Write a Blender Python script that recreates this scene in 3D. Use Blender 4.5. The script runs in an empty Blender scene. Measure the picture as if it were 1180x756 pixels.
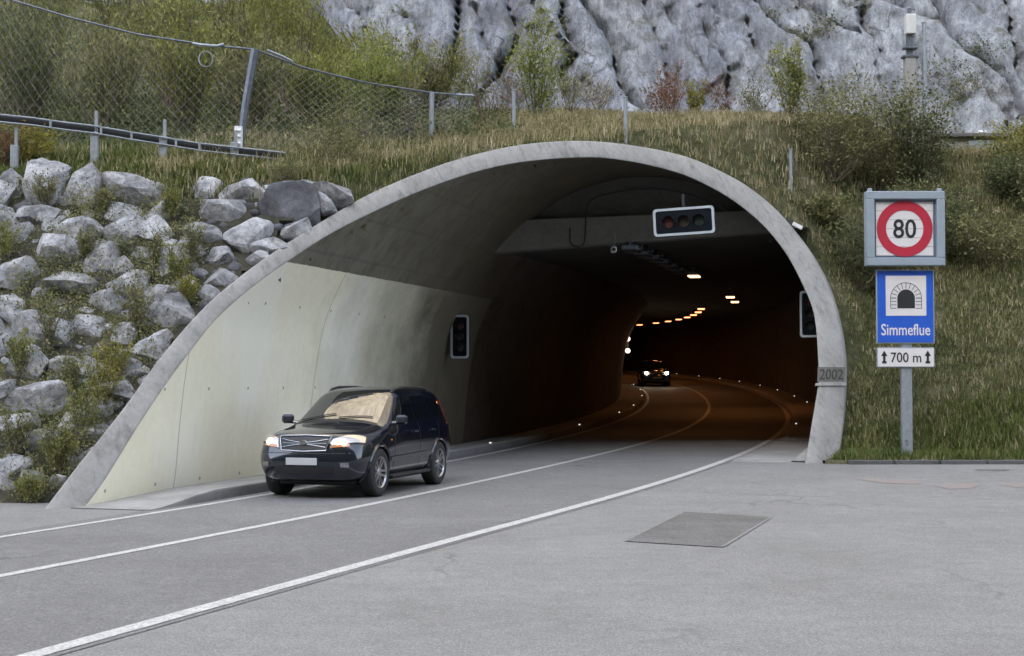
import bpy, bmesh, math, random
import numpy as np
from mathutils import Vector, Matrix
from mathutils.bvhtree import BVHTree
rnd = random.Random(7)
rng = np.random.default_rng(11)
scene = bpy.context.scene
C = scene.collection
R = math.radians

# ------------------------------------------------------------------ camera
F, HZ, CH = 1644.0, 438.0, 1.84            # focal length and horizon in photo pixels, eye height
PITCH = math.atan((HZ - 378) / F)
cam_d = bpy.data.cameras.new('camera')
cam = bpy.data.objects.new('camera', cam_d); C.objects.link(cam)
cam.location = (0, 0, CH); cam.rotation_euler = (math.pi / 2 + PITCH, 0, 0)
cam_d.sensor_width = 36; cam_d.lens = 36 * F / 1180; cam_d.clip_end = 2000
scene.camera = cam

def ray(px, py):
    c, s = math.cos(PITCH), math.sin(PITCH)
    dx = (px - 590) / F; dz = -(py - 378) / F
    return Vector((dx, c - dz * s, s + dz * c))
def at(px, py, Y):
    r = ray(px, py); t = Y / r.y
    return Vector((0, 0, CH)) + r * t

# ------------------------------------------------------------------ tunnel frame
TH = .29
L0 = np.array([-6.217, 20.81])
D0 = np.array([math.sin(TH), math.cos(TH)]); P0 = np.array([math.cos(TH), -math.sin(TH)])
_st = .5
_tab = []
_p = L0 + 4.7 * P0; _t = TH
for _i in range(0, 320):
    _a = _i * _st
    _d = np.array([math.sin(_t), math.cos(_t)]); _q = np.array([math.cos(_t), -math.sin(_t)])
    _tab.append((_p.copy(), _d, _q))
    _p = _p + _d * _st
    if _a >= 13.5: _t -= _st / (215.6 if _a < 63.5 else 131.0)
def E(a):
    a = max(0.0, a)
    if a < 60: return 2.8e-4 * a * a
    return 2.8e-4 * 3600 + .033 * (a - 60)
def W(a, u, z=0.0, grade=True):
    """station a along the road, offset u across it, height z over the carriageway"""
    e = E(a) if grade else 0
    if a <= 0:
        p = L0 + D0 * a + P0 * u
    else:
        i = min(int(a / _st), len(_tab) - 2); f = a / _st - i
        p0 = _tab[i][0] + _tab[i][2] * (u - 4.7); p1 = _tab[i + 1][0] + _tab[i + 1][2] * (u - 4.7)
        p = p0 * (1 - f) + p1 * f
    return Vector((p[0], p[1], z + e))
def heading(a):
    i = min(max(int(a / _st), 0), len(_tab) - 2)
    return math.atan2(_tab[i][1][0], _tab[i][1][1])
def AU(x, y):
    return ((x - L0[0]) * D0[0] + (y - L0[1]) * D0[1], (x - L0[0]) * P0[0] + (y - L0[1]) * P0[1])

# ------------------------------------------------------------------ noise
def _hash(ix, iy, iz, seed):
    n = (ix.astype(np.int64) * 374761393 + iy.astype(np.int64) * 668265263 + iz.astype(np.int64) * 2147483647 + seed * 1274126177) & 0xffffffff
    n = ((n ^ (n >> 13)) * 1274126177) & 0xffffffff
    n = ((n ^ (n >> 16)) * 2246822519) & 0xffffffff
    return ((n ^ (n >> 15)) & 0xffffff) / float(0xffffff)
def vnoise(x, y, z=None, seed=0):
    x = np.asarray(x, float); y = np.asarray(y, float)
    z = np.zeros_like(x) if z is None else np.asarray(z, float)
    ix, iy, iz = np.floor(x), np.floor(y), np.floor(z)
    fx, fy, fz = x - ix, y - iy, z - iz
    fx, fy, fz = [f * f * f * (f * (f * 6 - 15) + 10) for f in (fx, fy, fz)]
    r = 0
    for a in (0, 1):
        for b in (0, 1):
            for c in (0, 1):
                w = (fx if a else 1 - fx) * (fy if b else 1 - fy) * (fz if c else 1 - fz)
                r = r + w * _hash(ix + a, iy + b, iz + c, seed)
    return r * 2 - 1
def fbm(x, y, z=None, oct=4, seed=0, gain=.5):
    r = 0; a = 1; t = 0; k = 1.0
    for i in range(oct):
        r = r + a * vnoise(np.asarray(x) * k + 17.3 * i, np.asarray(y) * k - 9.1 * i, None if z is None else np.asarray(z) * k, seed + i)
        t += a; a *= gain; k *= 2.03
    return r / t
def sstep(a, b, x):
    t = np.clip((x - a) / (b - a), 0, 1); return t * t * (3 - 2 * t)

# ------------------------------------------------------------------ object helpers
class MB:
    def __init__(s): s.v = []; s.f = []; s.m = []
    def add(s, vs, fs, m=0):
        o = len(s.v); s.v += [tuple(v) for v in vs]
        s.f += [tuple(i + o for i in f) for f in fs]; s.m += [m] * len(fs); return s
    def box(s, c, sz, rot=None, m=0, bev=0):
        x, y, z = [k / 2 for k in sz]
        c = Vector(c)
        if bev:
            b = bev; vs = []
            for (sx, sy, sz_) in [(i, j, k) for i in (-1, 1) for j in (-1, 1) for k in (-1, 1)]:
                vs += [(sx * (x - b), sy * (y - b), sz_ * z), (sx * (x - b), sy * y, sz_ * (z - b)), (sx * x, sy * (y - b), sz_ * (z - b))]
            bm = bmesh.new()
            for v in vs: bm.verts.new(v)
            bmesh.ops.convex_hull(bm, input=bm.verts)
            bm.verts.ensure_lookup_table(); bm.verts.index_update()
            vs = [Vector(v.co) for v in bm.verts]; fs = [[q.index for q in f.verts] for f in bm.faces]; bm.free()
        else:
            vs = [Vector(v) for v in ((-x, -y, -z), (x, -y, -z), (x, y, -z), (-x, y, -z), (-x, -y, z), (x, -y, z), (x, y, z), (-x, y, z))]
            fs = [(0, 3, 2, 1), (4, 5, 6, 7), (0, 1, 5, 4), (1, 2, 6, 5), (2, 3, 7, 6), (3, 0, 4, 7)]
        if rot is not None: vs = [rot @ v for v in vs]
        return s.add([v + c for v in vs], fs, m)
    def tube(s, pts, r, n=8, m=0, caps=True):
        pts = [Vector(p) for p in pts]
        rs = r if isinstance(r, (list, tuple)) else [r] * len(pts)
        vs = []; up = None
        for i, p in enumerate(pts):
            t = (pts[min(i + 1, len(pts) - 1)] - pts[max(i - 1, 0)]).normalized()
            if up is None: up = Vector((0, 0, 1)) if abs(t.z) < .9 else Vector((1, 0, 0))
            a = t.cross(up)
            if a.length < 1e-6: a = t.cross(Vector((0, 1, 0)))
            a.normalize(); b = t.cross(a).normalized(); up = -b if False else up
            for k in range(n):
                w = 2 * math.pi * k / n
                vs.append(p + a * math.cos(w) * rs[i] + b * math.sin(w) * rs[i])
        fs = []
        for i in range(len(pts) - 1):
            for k in range(n):
                fs.append((i * n + k, i * n + (k + 1) % n, (i + 1) * n + (k + 1) % n, (i + 1) * n + k))
        if caps and n > 2:
            fs.append(tuple(range(n))[::-1]); fs.append(tuple((len(pts) - 1) * n + k for k in range(n)))
        return s.add(vs, fs, m)
    def lathe(s, prof, c=(0, 0, 0), axis='z', n=32, m=0, closed=False):
        vs = []; c = Vector(c)
        for r, h in prof:
            for k in range(n):
                w = 2 * math.pi * k / n; a, b = r * math.cos(w), r * math.sin(w)
                vs.append(c + (Vector((a, b, h)) if axis == 'z' else Vector((h, a, b)) if axis == 'x' else Vector((a, h, b))))
        fs = []; P = len(prof)
        for i in range(P if closed else P - 1):
            j = (i + 1) % P
            for k in range(n):
                fs.append((i * n + k, i * n + (k + 1) % n, j * n + (k + 1) % n, j * n + k))
        return s.add(vs, fs, m)
    def prism(s, poly, h0, h1, fn, m=0):
        """poly list of 2D points, extruded h0..h1; fn(x, y, h) -> 3D"""
        n = len(poly)
        vs = [fn(x, y, h0) for x, y in poly] + [fn(x, y, h1) for x, y in poly]
        fs = [tuple(range(n))[::-1], tuple(range(n, 2 * n))] + [(i, (i + 1) % n, n + (i + 1) % n, n + i) for i in range(n)]
        return s.add(vs, fs, m)
    def build(s, name, mats, parent=None, smooth=False, loc=None):
        me = bpy.data.meshes.new(name); me.from_pydata(s.v, [], s.f)
        if not isinstance(mats, (list, tuple)): mats = [mats]
        for m in mats: me.materials.append(m)
        if any(s.m): me.polygons.foreach_set('material_index', s.m)
        if smooth: me.polygons.foreach_set('use_smooth', [True] * len(me.polygons))
        bm = bmesh.new(); bm.from_mesh(me)
        bmesh.ops.recalc_face_normals(bm, faces=bm.faces); bm.to_mesh(me); bm.free()
        o = bpy.data.objects.new(name, me); C.objects.link(o)
        if parent: o.parent = parent
        if loc is not None: o.location = loc
        return o
def grid_obj(name, V, nx, ny, mat, keep=None, smooth=True, parent=None):
    """V array (ny*nx,3)"""
    i = np.arange(ny - 1)[:, None] * nx + np.arange(nx - 1)[None, :]
    q = np.stack([i, i + 1, i + 1 + nx, i + nx], -1).reshape(-1, 4)
    if keep is not None: q = q[keep]
    me = bpy.data.meshes.new(name)
    me.vertices.add(len(V)); me.vertices.foreach_set('co', np.asarray(V, np.float32).ravel())
    me.loops.add(q.size); me.loops.foreach_set('vertex_index', q.astype(np.int32).ravel())
    me.polygons.add(len(q)); me.polygons.foreach_set('loop_start', np.arange(0, q.size, 4, dtype=np.int32))
    if smooth: me.polygons.foreach_set('use_smooth', np.ones(len(q), bool))
    me.update(calc_edges=True); me.validate()
    me.materials.append(mat)
    o = bpy.data.objects.new(name, me); C.objects.link(o)
    if parent: o.parent = parent
    return o
def raw_mesh(name, V, Fc, k, mat, parent=None, smooth=False):
    """V (n,3), Fc (m,k) faces"""
    me = bpy.data.meshes.new(name)
    me.vertices.add(len(V)); me.vertices.foreach_set('co', np.asarray(V, np.float32).ravel())
    me.loops.add(Fc.size); me.loops.foreach_set('vertex_index', Fc.astype(np.int32).ravel())
    me.polygons.add(len(Fc)); me.polygons.foreach_set('loop_start', np.arange(0, Fc.size, k, dtype=np.int32))
    if smooth: me.polygons.foreach_set('use_smooth', np.ones(len(Fc), bool))
    me.update(calc_edges=True)
    me.materials.append(mat)
    o = bpy.data.objects.new(name, me); C.objects.link(o)
    if parent: o.parent = parent
    return o
def tag(o, label=None, cat=None, group=None, kind=None):
    if label: o['label'] = label
    if cat: o['category'] = cat
    if group: o['group'] = group
    if kind: o['kind'] = kind
    return o
def empty(name, loc=(0, 0, 0), rz=0.0, **k):
    o = bpy.data.objects.new(name, None); C.objects.link(o)
    o.location = loc; o.rotation_euler = (0, 0, rz); o.empty_display_size = .2
    return tag(o, **k)
def copy_tree(o, parent=None):
    c = o.copy(); C.objects.link(c)
    if parent is not None: c.parent = parent
    for ch in list(o.children): copy_tree(ch, c)
    return c

# ------------------------------------------------------------------ materials
class NT:
    def __init__(s, name):
        s.m = bpy.data.materials.new(name); s.m.use_nodes = True; s.t = s.m.node_tree; s.t.nodes.clear()
        s.out = s.n('ShaderNodeOutputMaterial'); s.b = s.n('ShaderNodeBsdfPrincipled')
        s.l(s.b.outputs[0], s.out.inputs['Surface']); s.tc = s.n('ShaderNodeTexCoord').outputs['Object']
    def n(s, k, **p):
        x = s.t.nodes.new(k)
        for a, b in p.items(): setattr(x, a, b)
        return x
    def l(s, a, b): s.t.links.new(a, b)
    def mp(s, scale=(1, 1, 1), rot=(0, 0, 0), src=None, loc=(0, 0, 0)):
        x = s.n('ShaderNodeMapping'); x.inputs['Scale'].default_value = scale; x.inputs['Rotation'].default_value = rot; x.inputs['Location'].default_value = loc
        s.l(src or s.tc, x.inputs[0]); return x.outputs[0]
    def noise(s, sc, det=4, rough=.55, src=None, dist=0):
        x = s.n('ShaderNodeTexNoise'); x.inputs['Scale'].default_value = sc; x.inputs['Detail'].default_value = det
        x.inputs['Roughness'].default_value = rough; x.inputs['Distortion'].default_value = dist
        s.l(src or s.tc, x.inputs['Vector']); return x.outputs['Fac']
    def n_vec(s, sc, src):
        x = s.n('ShaderNodeTexNoise'); x.inputs['Scale'].default_value = sc; x.inputs['Detail'].default_value = 5
        s.l(src, x.inputs['Vector']); a = s.n('ShaderNodeVectorMath', operation='MULTIPLY_ADD'); s.l(x.outputs['Color'], a.inputs[0]); a.inputs[1].default_value = (3.5, 3.5, 3.5); s.l(src, a.inputs[2]); return a.outputs[0]
    def voro(s, sc, src=None, feature='F1', out='Distance', rand=1):
        x = s.n('ShaderNodeTexVoronoi'); x.feature = feature; x.inputs['Scale'].default_value = sc; x.inputs['Randomness'].default_value = rand
        s.l(src or s.tc, x.inputs['Vector']); return x.outputs[out]
    def ramp(s, fac, st):
        x = s.n('ShaderNodeValToRGB'); e = x.color_ramp.elements
        while len(e) < len(st): e.new(.5)
        for i, (p, c) in enumerate(st):
            e[i].position = p; e[i].color = (c, c, c, 1) if isinstance(c, (int, float)) else tuple(c) + (1,)
        s.l(fac, x.inputs[0]); return x.outputs[0]
    def mix(s, f, a, b, mode='MIX'):
        x = s.n('ShaderNodeMix', data_type='RGBA', blend_type=mode)
        for ix, v in ((0, f), (6, a), (7, b)):
            sock = x.inputs[ix]
            if isinstance(v, (int, float)): sock.default_value = v if ix == 0 else (v, v, v, 1)
            elif isinstance(v, tuple): sock.default_value = v + (1,) if len(v) == 3 else v
            else: s.l(v, sock)
        return x.outputs[2]
    def math(s, op, a, b=0.0):
        x = s.n('ShaderNodeMath', operation=op)
        for i, v in enumerate((a, b)):
            if isinstance(v, (int, float)): x.inputs[i].default_value = v
            else: s.l(v, x.inputs[i])
        return x.outputs[0]
    def col(s, v):
        if isinstance(v, tuple): s.b.inputs['Base Color'].default_value = v + (1,)
        else: s.l(v, s.b.inputs['Base Color'])
    def set(s, **k):
        for a, v in k.items():
            i = s.b.inputs[a.replace('_', ' ')]
            if isinstance(v, (int, float, tuple)): i.default_value = v
            else: s.l(v, i)
    def bump(s, h, st=.3, dist=.02):
        x = s.n('ShaderNodeBump'); x.inputs['Strength'].default_value = st; x.inputs['Distance'].default_value = dist
        s.l(h, x.inputs['Height']); s.l(x.outputs[0], s.b.inputs['Normal'])
    def xyz(s, src=None):
        x = s.n('ShaderNodeSeparateXYZ'); s.l(src or s.tc, x.inputs[0]); return x.outputs
def simple(name, col, rough=.5, metal=0, var=.12, sc=8, spec=.5, coat=0, emis=None, es=0, bump=0):
    t = NT(name)
    f = t.noise(sc, 5, .6)
    lo = tuple(c * (1 - var) for c in col); hi = tuple(min(1, c * (1 + var)) for c in col)
    t.col(t.ramp(f, [(.3, lo), (.7, hi)]))
    t.set(Roughness=rough, Metallic=metal, Coat_Weight=coat); t.b.inputs['Specular IOR Level'].default_value = spec
    if emis: t.b.inputs['Emission Color'].default_value = emis + (1,); t.set(Emission_Strength=es)
    if bump: t.bump(f, bump, .01)
    return t.m

def asphalt(name, c, spot, patch=.12, brown=(1.0, .97, .93)):
    t = NT(name)
    g = t.noise(55, 3, .7); g2 = t.voro(75); big = t.noise(.5, 5, .6); mid = t.noise(4, 4, .6)
    base = t.ramp(g, [(.32, c * .62), (.5, c), (.66, c * 1.5)])
    base = t.mix(t.ramp(g2, [(.0, .55), (.16, 0.0)]), base, tuple(spot * k for k in (1, .99, .97)))
    base = t.mix(1.0, base, t.ramp(big, [(.3, tuple((1 - patch) * k for k in brown)), (.7, 1 + patch * .6)]), 'MULTIPLY')
    base = t.mix(1.0, base, t.ramp(mid, [(.3, .92), (.7, 1.06)]), 'MULTIPLY')
    base = t.mix(1.0, base, t.ramp(t.noise(19, 3, .7), [(.35, .86), (.62, 1.12)]), 'MULTIPLY')
    wp = t.mix(.5, t.tc, t.n_vec(.8, t.tc))
    ck = t.voro(.16, src=wp, feature='DISTANCE_TO_EDGE')
    base = t.mix(t.math('MULTIPLY', t.ramp(ck, [(.0, .8), (.004, .5), (.008, 0.0)]), t.ramp(t.noise(.25, 3, .6), [(.5, 0.0), (.6, .8)])), base, (c * .35, c * .34, c * .33))
    st = t.voro(.55, rand=1); base = t.mix(t.math('MULTIPLY', t.ramp(st, [(.05, .5), (.16, 0.0)]), t.ramp(t.noise(1.1, 4, .7), [(.52, 0.0), (.62, 1.0)])), base, (c * .5, c * .49, c * .47))
    lt = t.noise(.9, 5, .75, src=t.mp((.25, 1.1, 1), (0, 0, .35))); base = t.mix(t.ramp(lt, [(.56, 0.0), (.75, .22)]), base, (c * 1.5, c * 1.48, c * 1.42))
    t.col(base); t.set(Roughness=.82); t.b.inputs['Specular IOR Level'].default_value = .35
    t.bump(g, .5, .006); return t
M = {}
t = asphalt('road_asphalt', .155, .29, .12, (.99, .98, .98)); M['road'] = t.m
t = asphalt('apron_asphalt', .195, .36, .12, (1, .99, .96))
M['apron'] = t.m
t = asphalt('patch_asphalt', .125, .25, .3, (1, .96, .86)); M['patch'] = t.m
t = NT('road_paint')
w = t.noise(40, 4, .7); w2 = t.noise(5, 4, .6)
t.col(t.mix(t.ramp(w, [(.42, .75), (.55, 0.0)]), t.ramp(w2, [(.3, .46), (.7, .60)]), (.22, .22, .22))); t.set(Roughness=.6); M['paint'] = t.m
t = NT('red_patch'); w = t.noise(6, 5, .65)
t.col(t.mix(t.ramp(w, [(.44, 1.0), (.66, 0.0)]), (.25, .165, .14), (.205, .2, .195))); t.set(Roughness=.85); M['red'] = t.m

def concrete(name, c, tint=(1, .985, .94), stain=.45, streak=None, rot=(0, 0, 0), bumpst=.25):
    t = NT(name)
    a = t.noise(1.2, 6, .62); b = t.noise(9, 5, .65); g = t.noise(60, 3, .7)
    col = t.ramp(a, [(.28, tuple(c * .78 * k for k in tint)), (.5, tuple(c * k for k in tint)), (.75, tuple(c * 1.16 * k for k in tint))])
    col = t.mix(1.0, col, t.ramp(b, [(.3, .86), (.7, 1.08)]), 'MULTIPLY')
    col = t.mix(1.0, col, t.ramp(g, [(.3, .88), (.7, 1.08)]), 'MULTIPLY')
    if streak:
        s = t.noise(1.0, 5, .7, src=t.mp(streak, rot))
        col = t.mix(t.ramp(s, [(.52, 0.0), (.72, stain)]), col, (c * .32, c * .31, c * .29))
    t.col(col); t.set(Roughness=.88); t.b.inputs['Specular IOR Level'].default_value = .25
    t.bump(t.mix(.5, b, g), bumpst, .01); return t
M['rim'] = concrete('rim_concrete', .30, (1, .985, .94), .6, (5, 5, .5)).m
M['beam'] = concrete('beam_concrete', .15, (1, .97, .88)).m
M['concrete'] = concrete('grey_concrete', .30).m
M['sidewalk'] = concrete('sidewalk_concrete', .30, (1, .99, .96)).m
M['kerb'] = concrete('kerb_stone', .10, (1, 1, 1.02)).m
M['roughkerb'] = (lambda t: t.m)(concrete('rough_kerb', .13, (1, 1, 1), bumpst=.9))
M['vault_dark'] = concrete('dark_concrete', .085, (1, .97, .88), .5, (.6, .6, 5)).m  # plain dark tone for the bulkhead wall
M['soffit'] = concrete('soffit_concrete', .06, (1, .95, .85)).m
# lining: painted cream band on the wall up to about 3.9 m, bare concrete vault over it
t = NT('lining')
X = t.xyz()
a = t.noise(.55, 5, .6); b = t.noise(7, 5, .65)
paint = t.ramp(a, [(.3, (.76, .715, .54)), (.55, (.80, .76, .60)), (.75, (.83, .79, .65))])
paint = t.mix(1.0, paint, t.ramp(b, [(.3, .96), (.7, 1.03)]), 'MULTIPLY')
wv = t.noise(.38, 2, .5, src=t.mp((1, 1, .55), (0, 0, 0), loc=(3.1, 1.7, .4)))
paint = t.mix(t.ramp(wv, [(.57, 0.0), (.66, .5)]), paint, (.84, .83, .76))
drip = t.noise(1.0, 4, .6, src=t.mp((7, 7, .35)))
paint = t.mix(t.ramp(drip, [(.58, 0.0), (.78, .22)]), paint, (.48, .47, .36))
fr = t.xyz(t.mp((1, 1, 1), (0, 0, TH)))   # rotated so that y runs along the straight bore       # x across the bore, y along it
def cell(v, w): return t.math('SUBTRACT', t.math('FRACT', t.math('ADD', t.math('DIVIDE', v, w), 40.37)), .5)
da = t.math('MULTIPLY', cell(fr[1], 1.42), 1.42); dz = t.math('MULTIPLY', cell(X[2], 1.5), 1.5)
dd = t.math('SQRT', t.math('ADD', t.math('MULTIPLY', da, da), t.math('MULTIPLY', dz, dz)))
paint = t.mix(t.math('MULTIPLY', t.math('LESS_THAN', dd, .028), .7), paint, (.12, .11, .09))
ja = t.math('ABSOLUTE', t.math('MULTIPLY', cell(fr[1], 5.0), 5.0)); jl = t.math('MULTIPLY', t.math('LESS_THAN', ja, .014), .55)
paint = t.mix(jl, paint, (.20, .20, .15))
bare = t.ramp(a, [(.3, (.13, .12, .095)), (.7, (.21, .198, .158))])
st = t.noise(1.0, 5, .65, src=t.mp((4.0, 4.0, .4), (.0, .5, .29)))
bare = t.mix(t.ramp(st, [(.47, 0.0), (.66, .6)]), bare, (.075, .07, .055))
jt = t.n('ShaderNodeTexWave', wave_type='BANDS', bands_direction='Z'); jt.inputs['Scale'].default_value = .45; jt.inputs['Distortion'].default_value = .3
t.l(t.tc, jt.inputs[0])
bare = t.mix(t.ramp(jt.outputs['Fac'], [(.0, .3), (.03, 0.0)]), bare, (.06, .055, .05))
zz = t.math('ADD', X[2], t.math('MULTIPLY', t.math('SUBTRACT', b, .5), .05))
bare = t.mix(jl, bare, (.05, .045, .04))
msk = t.math('GREATER_THAN', zz, 3.93)
soot_shade = t.ramp(t.noise(1.6, 5, .7), [(.35, .25), (.7, .7)])
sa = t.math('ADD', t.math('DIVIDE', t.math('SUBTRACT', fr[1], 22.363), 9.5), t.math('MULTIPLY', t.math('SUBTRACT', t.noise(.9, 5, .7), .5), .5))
sm_ = t.ramp(sa, [(.28, 0.0), (.60, .40), (1.0, .93)])  # soot mottling ramped inward so the colour imitates fading daylight
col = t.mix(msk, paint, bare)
col = t.mix(sm_, col, t.ramp(soot_shade, [(.2, (.055, .045, .030)), (.7, (.085, .07, .045))]))
low = t.math('LESS_THAN', zz, .32)
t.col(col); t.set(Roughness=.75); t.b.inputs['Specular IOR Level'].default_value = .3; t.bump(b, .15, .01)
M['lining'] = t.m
t = NT('lettering_dark'); t.col((.035, .033, .03)); t.set(Roughness=.9); M['letter_dark'] = t.m
M['letter_band'] = concrete('recessed_band', .13, (1, .97, .88)).m

def rockmat(name, cols, sc, rot=(0, 0, 0), stretch=(1, 1, 1), moss=.5, bump=.7, bdist=.12, rand=False, crack=None, mosscol=((.07, .075, .035), (.11, .09, .05))):
    t = NT(name)
    src = t.tc
    if rand:
        oi = t.n('ShaderNodeObjectInfo'); ad = t.n('ShaderNodeVectorMath', operation='MULTIPLY_ADD')
        cx = t.n('ShaderNodeCombineXYZ')
        for i in range(3): t.l(oi.outputs['Random'], cx.inputs[i])
        ad.inputs[1].default_value = (37, 19, 53)
        t.l(cx.outputs[0], ad.inputs[0]); t.l(t.tc, ad.inputs[2]); src = ad.outputs[0]
    m = t.mp(stretch, rot, src=src)
    a = t.noise(sc, 8, .66, src=m, dist=.4); b = t.noise(sc * 5, 6, .7, src=m); g = t.noise(sc * 22, 4, .7, src=src)
    col = t.ramp(a, [(.30, cols[0]), (.44, cols[1]), (.56, cols[2]), (.72, cols[3])])
    col = t.mix(1.0, col, t.ramp(b, [(.32, .68), (.6, 1.12)]), 'MULTIPLY')
    col = t.mix(1.0, col, t.ramp(g, [(.3, .8), (.65, 1.12)]), 'MULTIPLY')
    h = t.mix(.45, a, b)
    if crack:
        v = t.voro(crack, src=t.mp(stretch, rot, src=t.mix(.45, src, t.n_vec(1.2, src))), feature='DISTANCE_TO_EDGE')
        ck = t.ramp(v, [(.0, 1.0), (.02, 0.0)])
        gate = t.ramp(t.noise(.35, 4, .6, src=src), [(.48, 0.0), (.60, .8)])
        ck = t.math('MULTIPLY', ck, gate)
        col = t.mix(ck, col, (.05, .045, .035))
        if not rand:
            pt_ = t.noise(.14, 3, .5, src=m)
            col = t.mix(1.0, col, t.ramp(pt_, [(.35, (.80, .80, .84)), (.65, (1.18, 1.17, 1.14))]), 'MULTIPLY')
            wsk = t.noise(.7, 4, .6, src=t.mp((1.6, 1, .10), rot, src=src))
            col = t.mix(t.ramp(wsk, [(.58, 0.0), (.72, .4)]), col, (.55, .56, .58))
            dsk = t.noise(1.3, 4, .6, src=t.mp((1.8, 1, .09), rot, src=src))
            col = t.mix(t.ramp(dsk, [(.60, 0.0), (.72, .5)]), col, (.12, .12, .125))
            for sc2, wd2, am2 in ((.9, .03, .55), (2.6, .05, .4)):
                v2 = t.voro(sc2, src=t.mp((1.9, 1, .30), rot, src=t.mix(.3, src, t.n_vec(1.2, src))), feature='DISTANCE_TO_EDGE')
                g2 = t.ramp(t.noise(.5 * sc2, 4, .65, src=src), [(.42, 0.0), (.55, am2)])
                col = t.mix(t.math('MULTIPLY', t.ramp(v2, [(.0, 1.0), (wd2, 0.0)]), g2), col, (.075, .075, .08))
    mo = t.noise(sc * 1.3 if not rand else 1.8, 6, .68, src=src)
    geo = t.n('ShaderNodeNewGeometry'); nz = t.xyz(geo.outputs['Normal'])[2]
    mk = t.math('MULTIPLY', t.ramp(mo, [(.50, 0.0), (.62, 1.0)]), t.ramp(nz, [(.0, .15), (.75, 1.0)] if rand else [(.15, .0), (.55, 1.0)]))
    mk = t.math('MULTIPLY', mk, moss)
    col = t.mix(mk, col, t.ramp(t.noise(6, 3, .6, src=src), [(.35, mosscol[0]), (.65, mosscol[1])]))
    t.col(col); t.set(Roughness=.92); t.b.inputs['Specular IOR Level'].default_value = .2
    t.bump(h, bump, bdist); return t.m
M['cliff'] = rockmat('cliff_limestone', [(.16, .172, .192), (.235, .25, .278), (.31, .328, .36), (.46, .478, .505)], .8, (0, .42, .0), (1.5, 1.0, .62), .7, .9, .25, crack=.22)
M['boulder'] = rockmat('boulder_limestone', [(.13, .133, .14), (.27, .275, .285), (.44, .445, .46), (.68, .68, .69)], 2.3, moss=.38, bump=1.0, bdist=.12, rand=True, crack=1.6)
M['boulder_dark'] = rockmat('dark_boulder_stone', [(.06, .06, .065), (.09, .09, .10), (.13, .135, .15), (.2, .2, .22)], 1.5, moss=.5, bump=.6, bdist=.08, rand=True)  # darker stone tone, for one boulder and the rubble

t = NT('soil')
a = t.noise(.9, 6, .65); b = t.noise(7, 5, .7); g = t.noise(35, 3, .7)
col = t.ramp(a, [(.3, (.045, .05, .024)), (.45, (.075, .08, .038)), (.58, (.12, .115, .06)), (.72, (.18, .165, .11))])
col = t.mix(1.0, col, t.ramp(b, [(.3, .55), (.7, 1.25)]), 'MULTIPLY'); col = t.mix(1.0, col, t.ramp(g, [(.3, .6), (.7, 1.2)]), 'MULTIPLY')
st = t.voro(5.5, out='Distance'); gate = t.ramp(t.noise(.8, 4, .6), [(.55, 0.0), (.66, 1.0)])
col = t.mix(t.math('MULTIPLY', t.ramp(st, [(.18, 1.0), (.3, 0.0)]), gate), col, (.24, .23, .21))
t.col(col); t.set(Roughness=.95); t.b.inputs['Specular IOR Level'].default_value = .1; t.bump(t.mix(.5, b, g), .9, .06); M['soil'] = t.m

def leafmat(name, cols, trans=.3):
    t = NT(name)
    geo = t.n('ShaderNodeNewGeometry')
    r = geo.outputs['Random Per Island']
    cl = t.noise(1.1, 3, .6)
    f = t.math('ADD', t.math('MULTIPLY', r, .55), t.math('MULTIPLY', t.math('SUBTRACT', cl, .25), .9))
    n = len(cols); c = t.ramp(f, [(i / (n - 1) * .8 + .1, k) for i, k in enumerate(cols)])
    t.col(c); t.set(Roughness=.65); t.b.inputs['Specular IOR Level'].default_value = .25
    tr = t.n('ShaderNodeBsdfTranslucent'); t.l(c, tr.inputs[0])
    mx = t.n('ShaderNodeMixShader'); mx.inputs[0].default_value = trans
    t.l(t.b.outputs[0], mx.inputs[1]); t.l(tr.outputs[0], mx.inputs[2]); t.l(mx.outputs[0], t.out.inputs['Surface'])
    return t.m
LF = dict(
    willow=leafmat('willow_leaf', [(.085, .10, .033), (.16, .18, .048), (.26, .27, .07), (.40, .38, .12)]),
    olive=leafmat('olive_leaf', [(.075, .085, .038), (.15, .16, .068), (.24, .235, .10), (.36, .33, .15)]),
    dark=leafmat('dark_leaf', [(.045, .062, .03), (.085, .105, .045), (.14, .16, .065), (.23, .235, .10)]),
    yellow=leafmat('yellow_leaf', [(.11, .12, .03), (.20, .20, .04), (.31, .29, .06), (.40, .34, .07)]),
    lime=leafmat('lime_leaf', [(.10, .13, .035), (.17, .21, .05), (.26, .28, .07), (.36, .34, .10)]),
    rust=leafmat('rust_leaf', [(.11, .06, .045), (.18, .09, .06), (.24, .13, .08), (.30, .20, .11)]),
    grass=leafmat('grass_blade', [(.08, .10, .035), (.15, .165, .06), (.25, .235, .11), (.42, .37, .22)]),
    green=leafmat('green_blade', [(.055, .085, .02), (.09, .13, .03), (.14, .17, .045), (.24, .22, .09)]),
    straw=leafmat('straw_blade', [(.14, .14, .06), (.27, .24, .13), (.42, .36, .22), (.56, .49, .33)]))
M['bark'] = simple('twig_bark', (.12, .095, .07), .9, var=.3)
M['galv'] = simple('galvanised_steel', (.30, .33, .36), .5, .5, .15, 12)
M['rail'] = simple('dull_rail', (.27, .295, .32), .6, .4, .2, 12)
M['steel'] = simple('weathered_steel', (.14, .155, .18), .5, .6, .2, 12)
M['white_metal'] = simple('white_coated_metal', (.72, .73, .74), .45, 0, .06, 12)
M['frame_metal'] = simple('grey_blue_frame', (.30, .35, .40), .45, .2, .06, 6)
M['frame_inner'] = simple('dark_frame_inner', (.13, .17, .22), .5, .2, .06, 6)
M['face_white'] = simple('sign_white', (.66, .64, .64), .4, 0, .04, 5)
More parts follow.
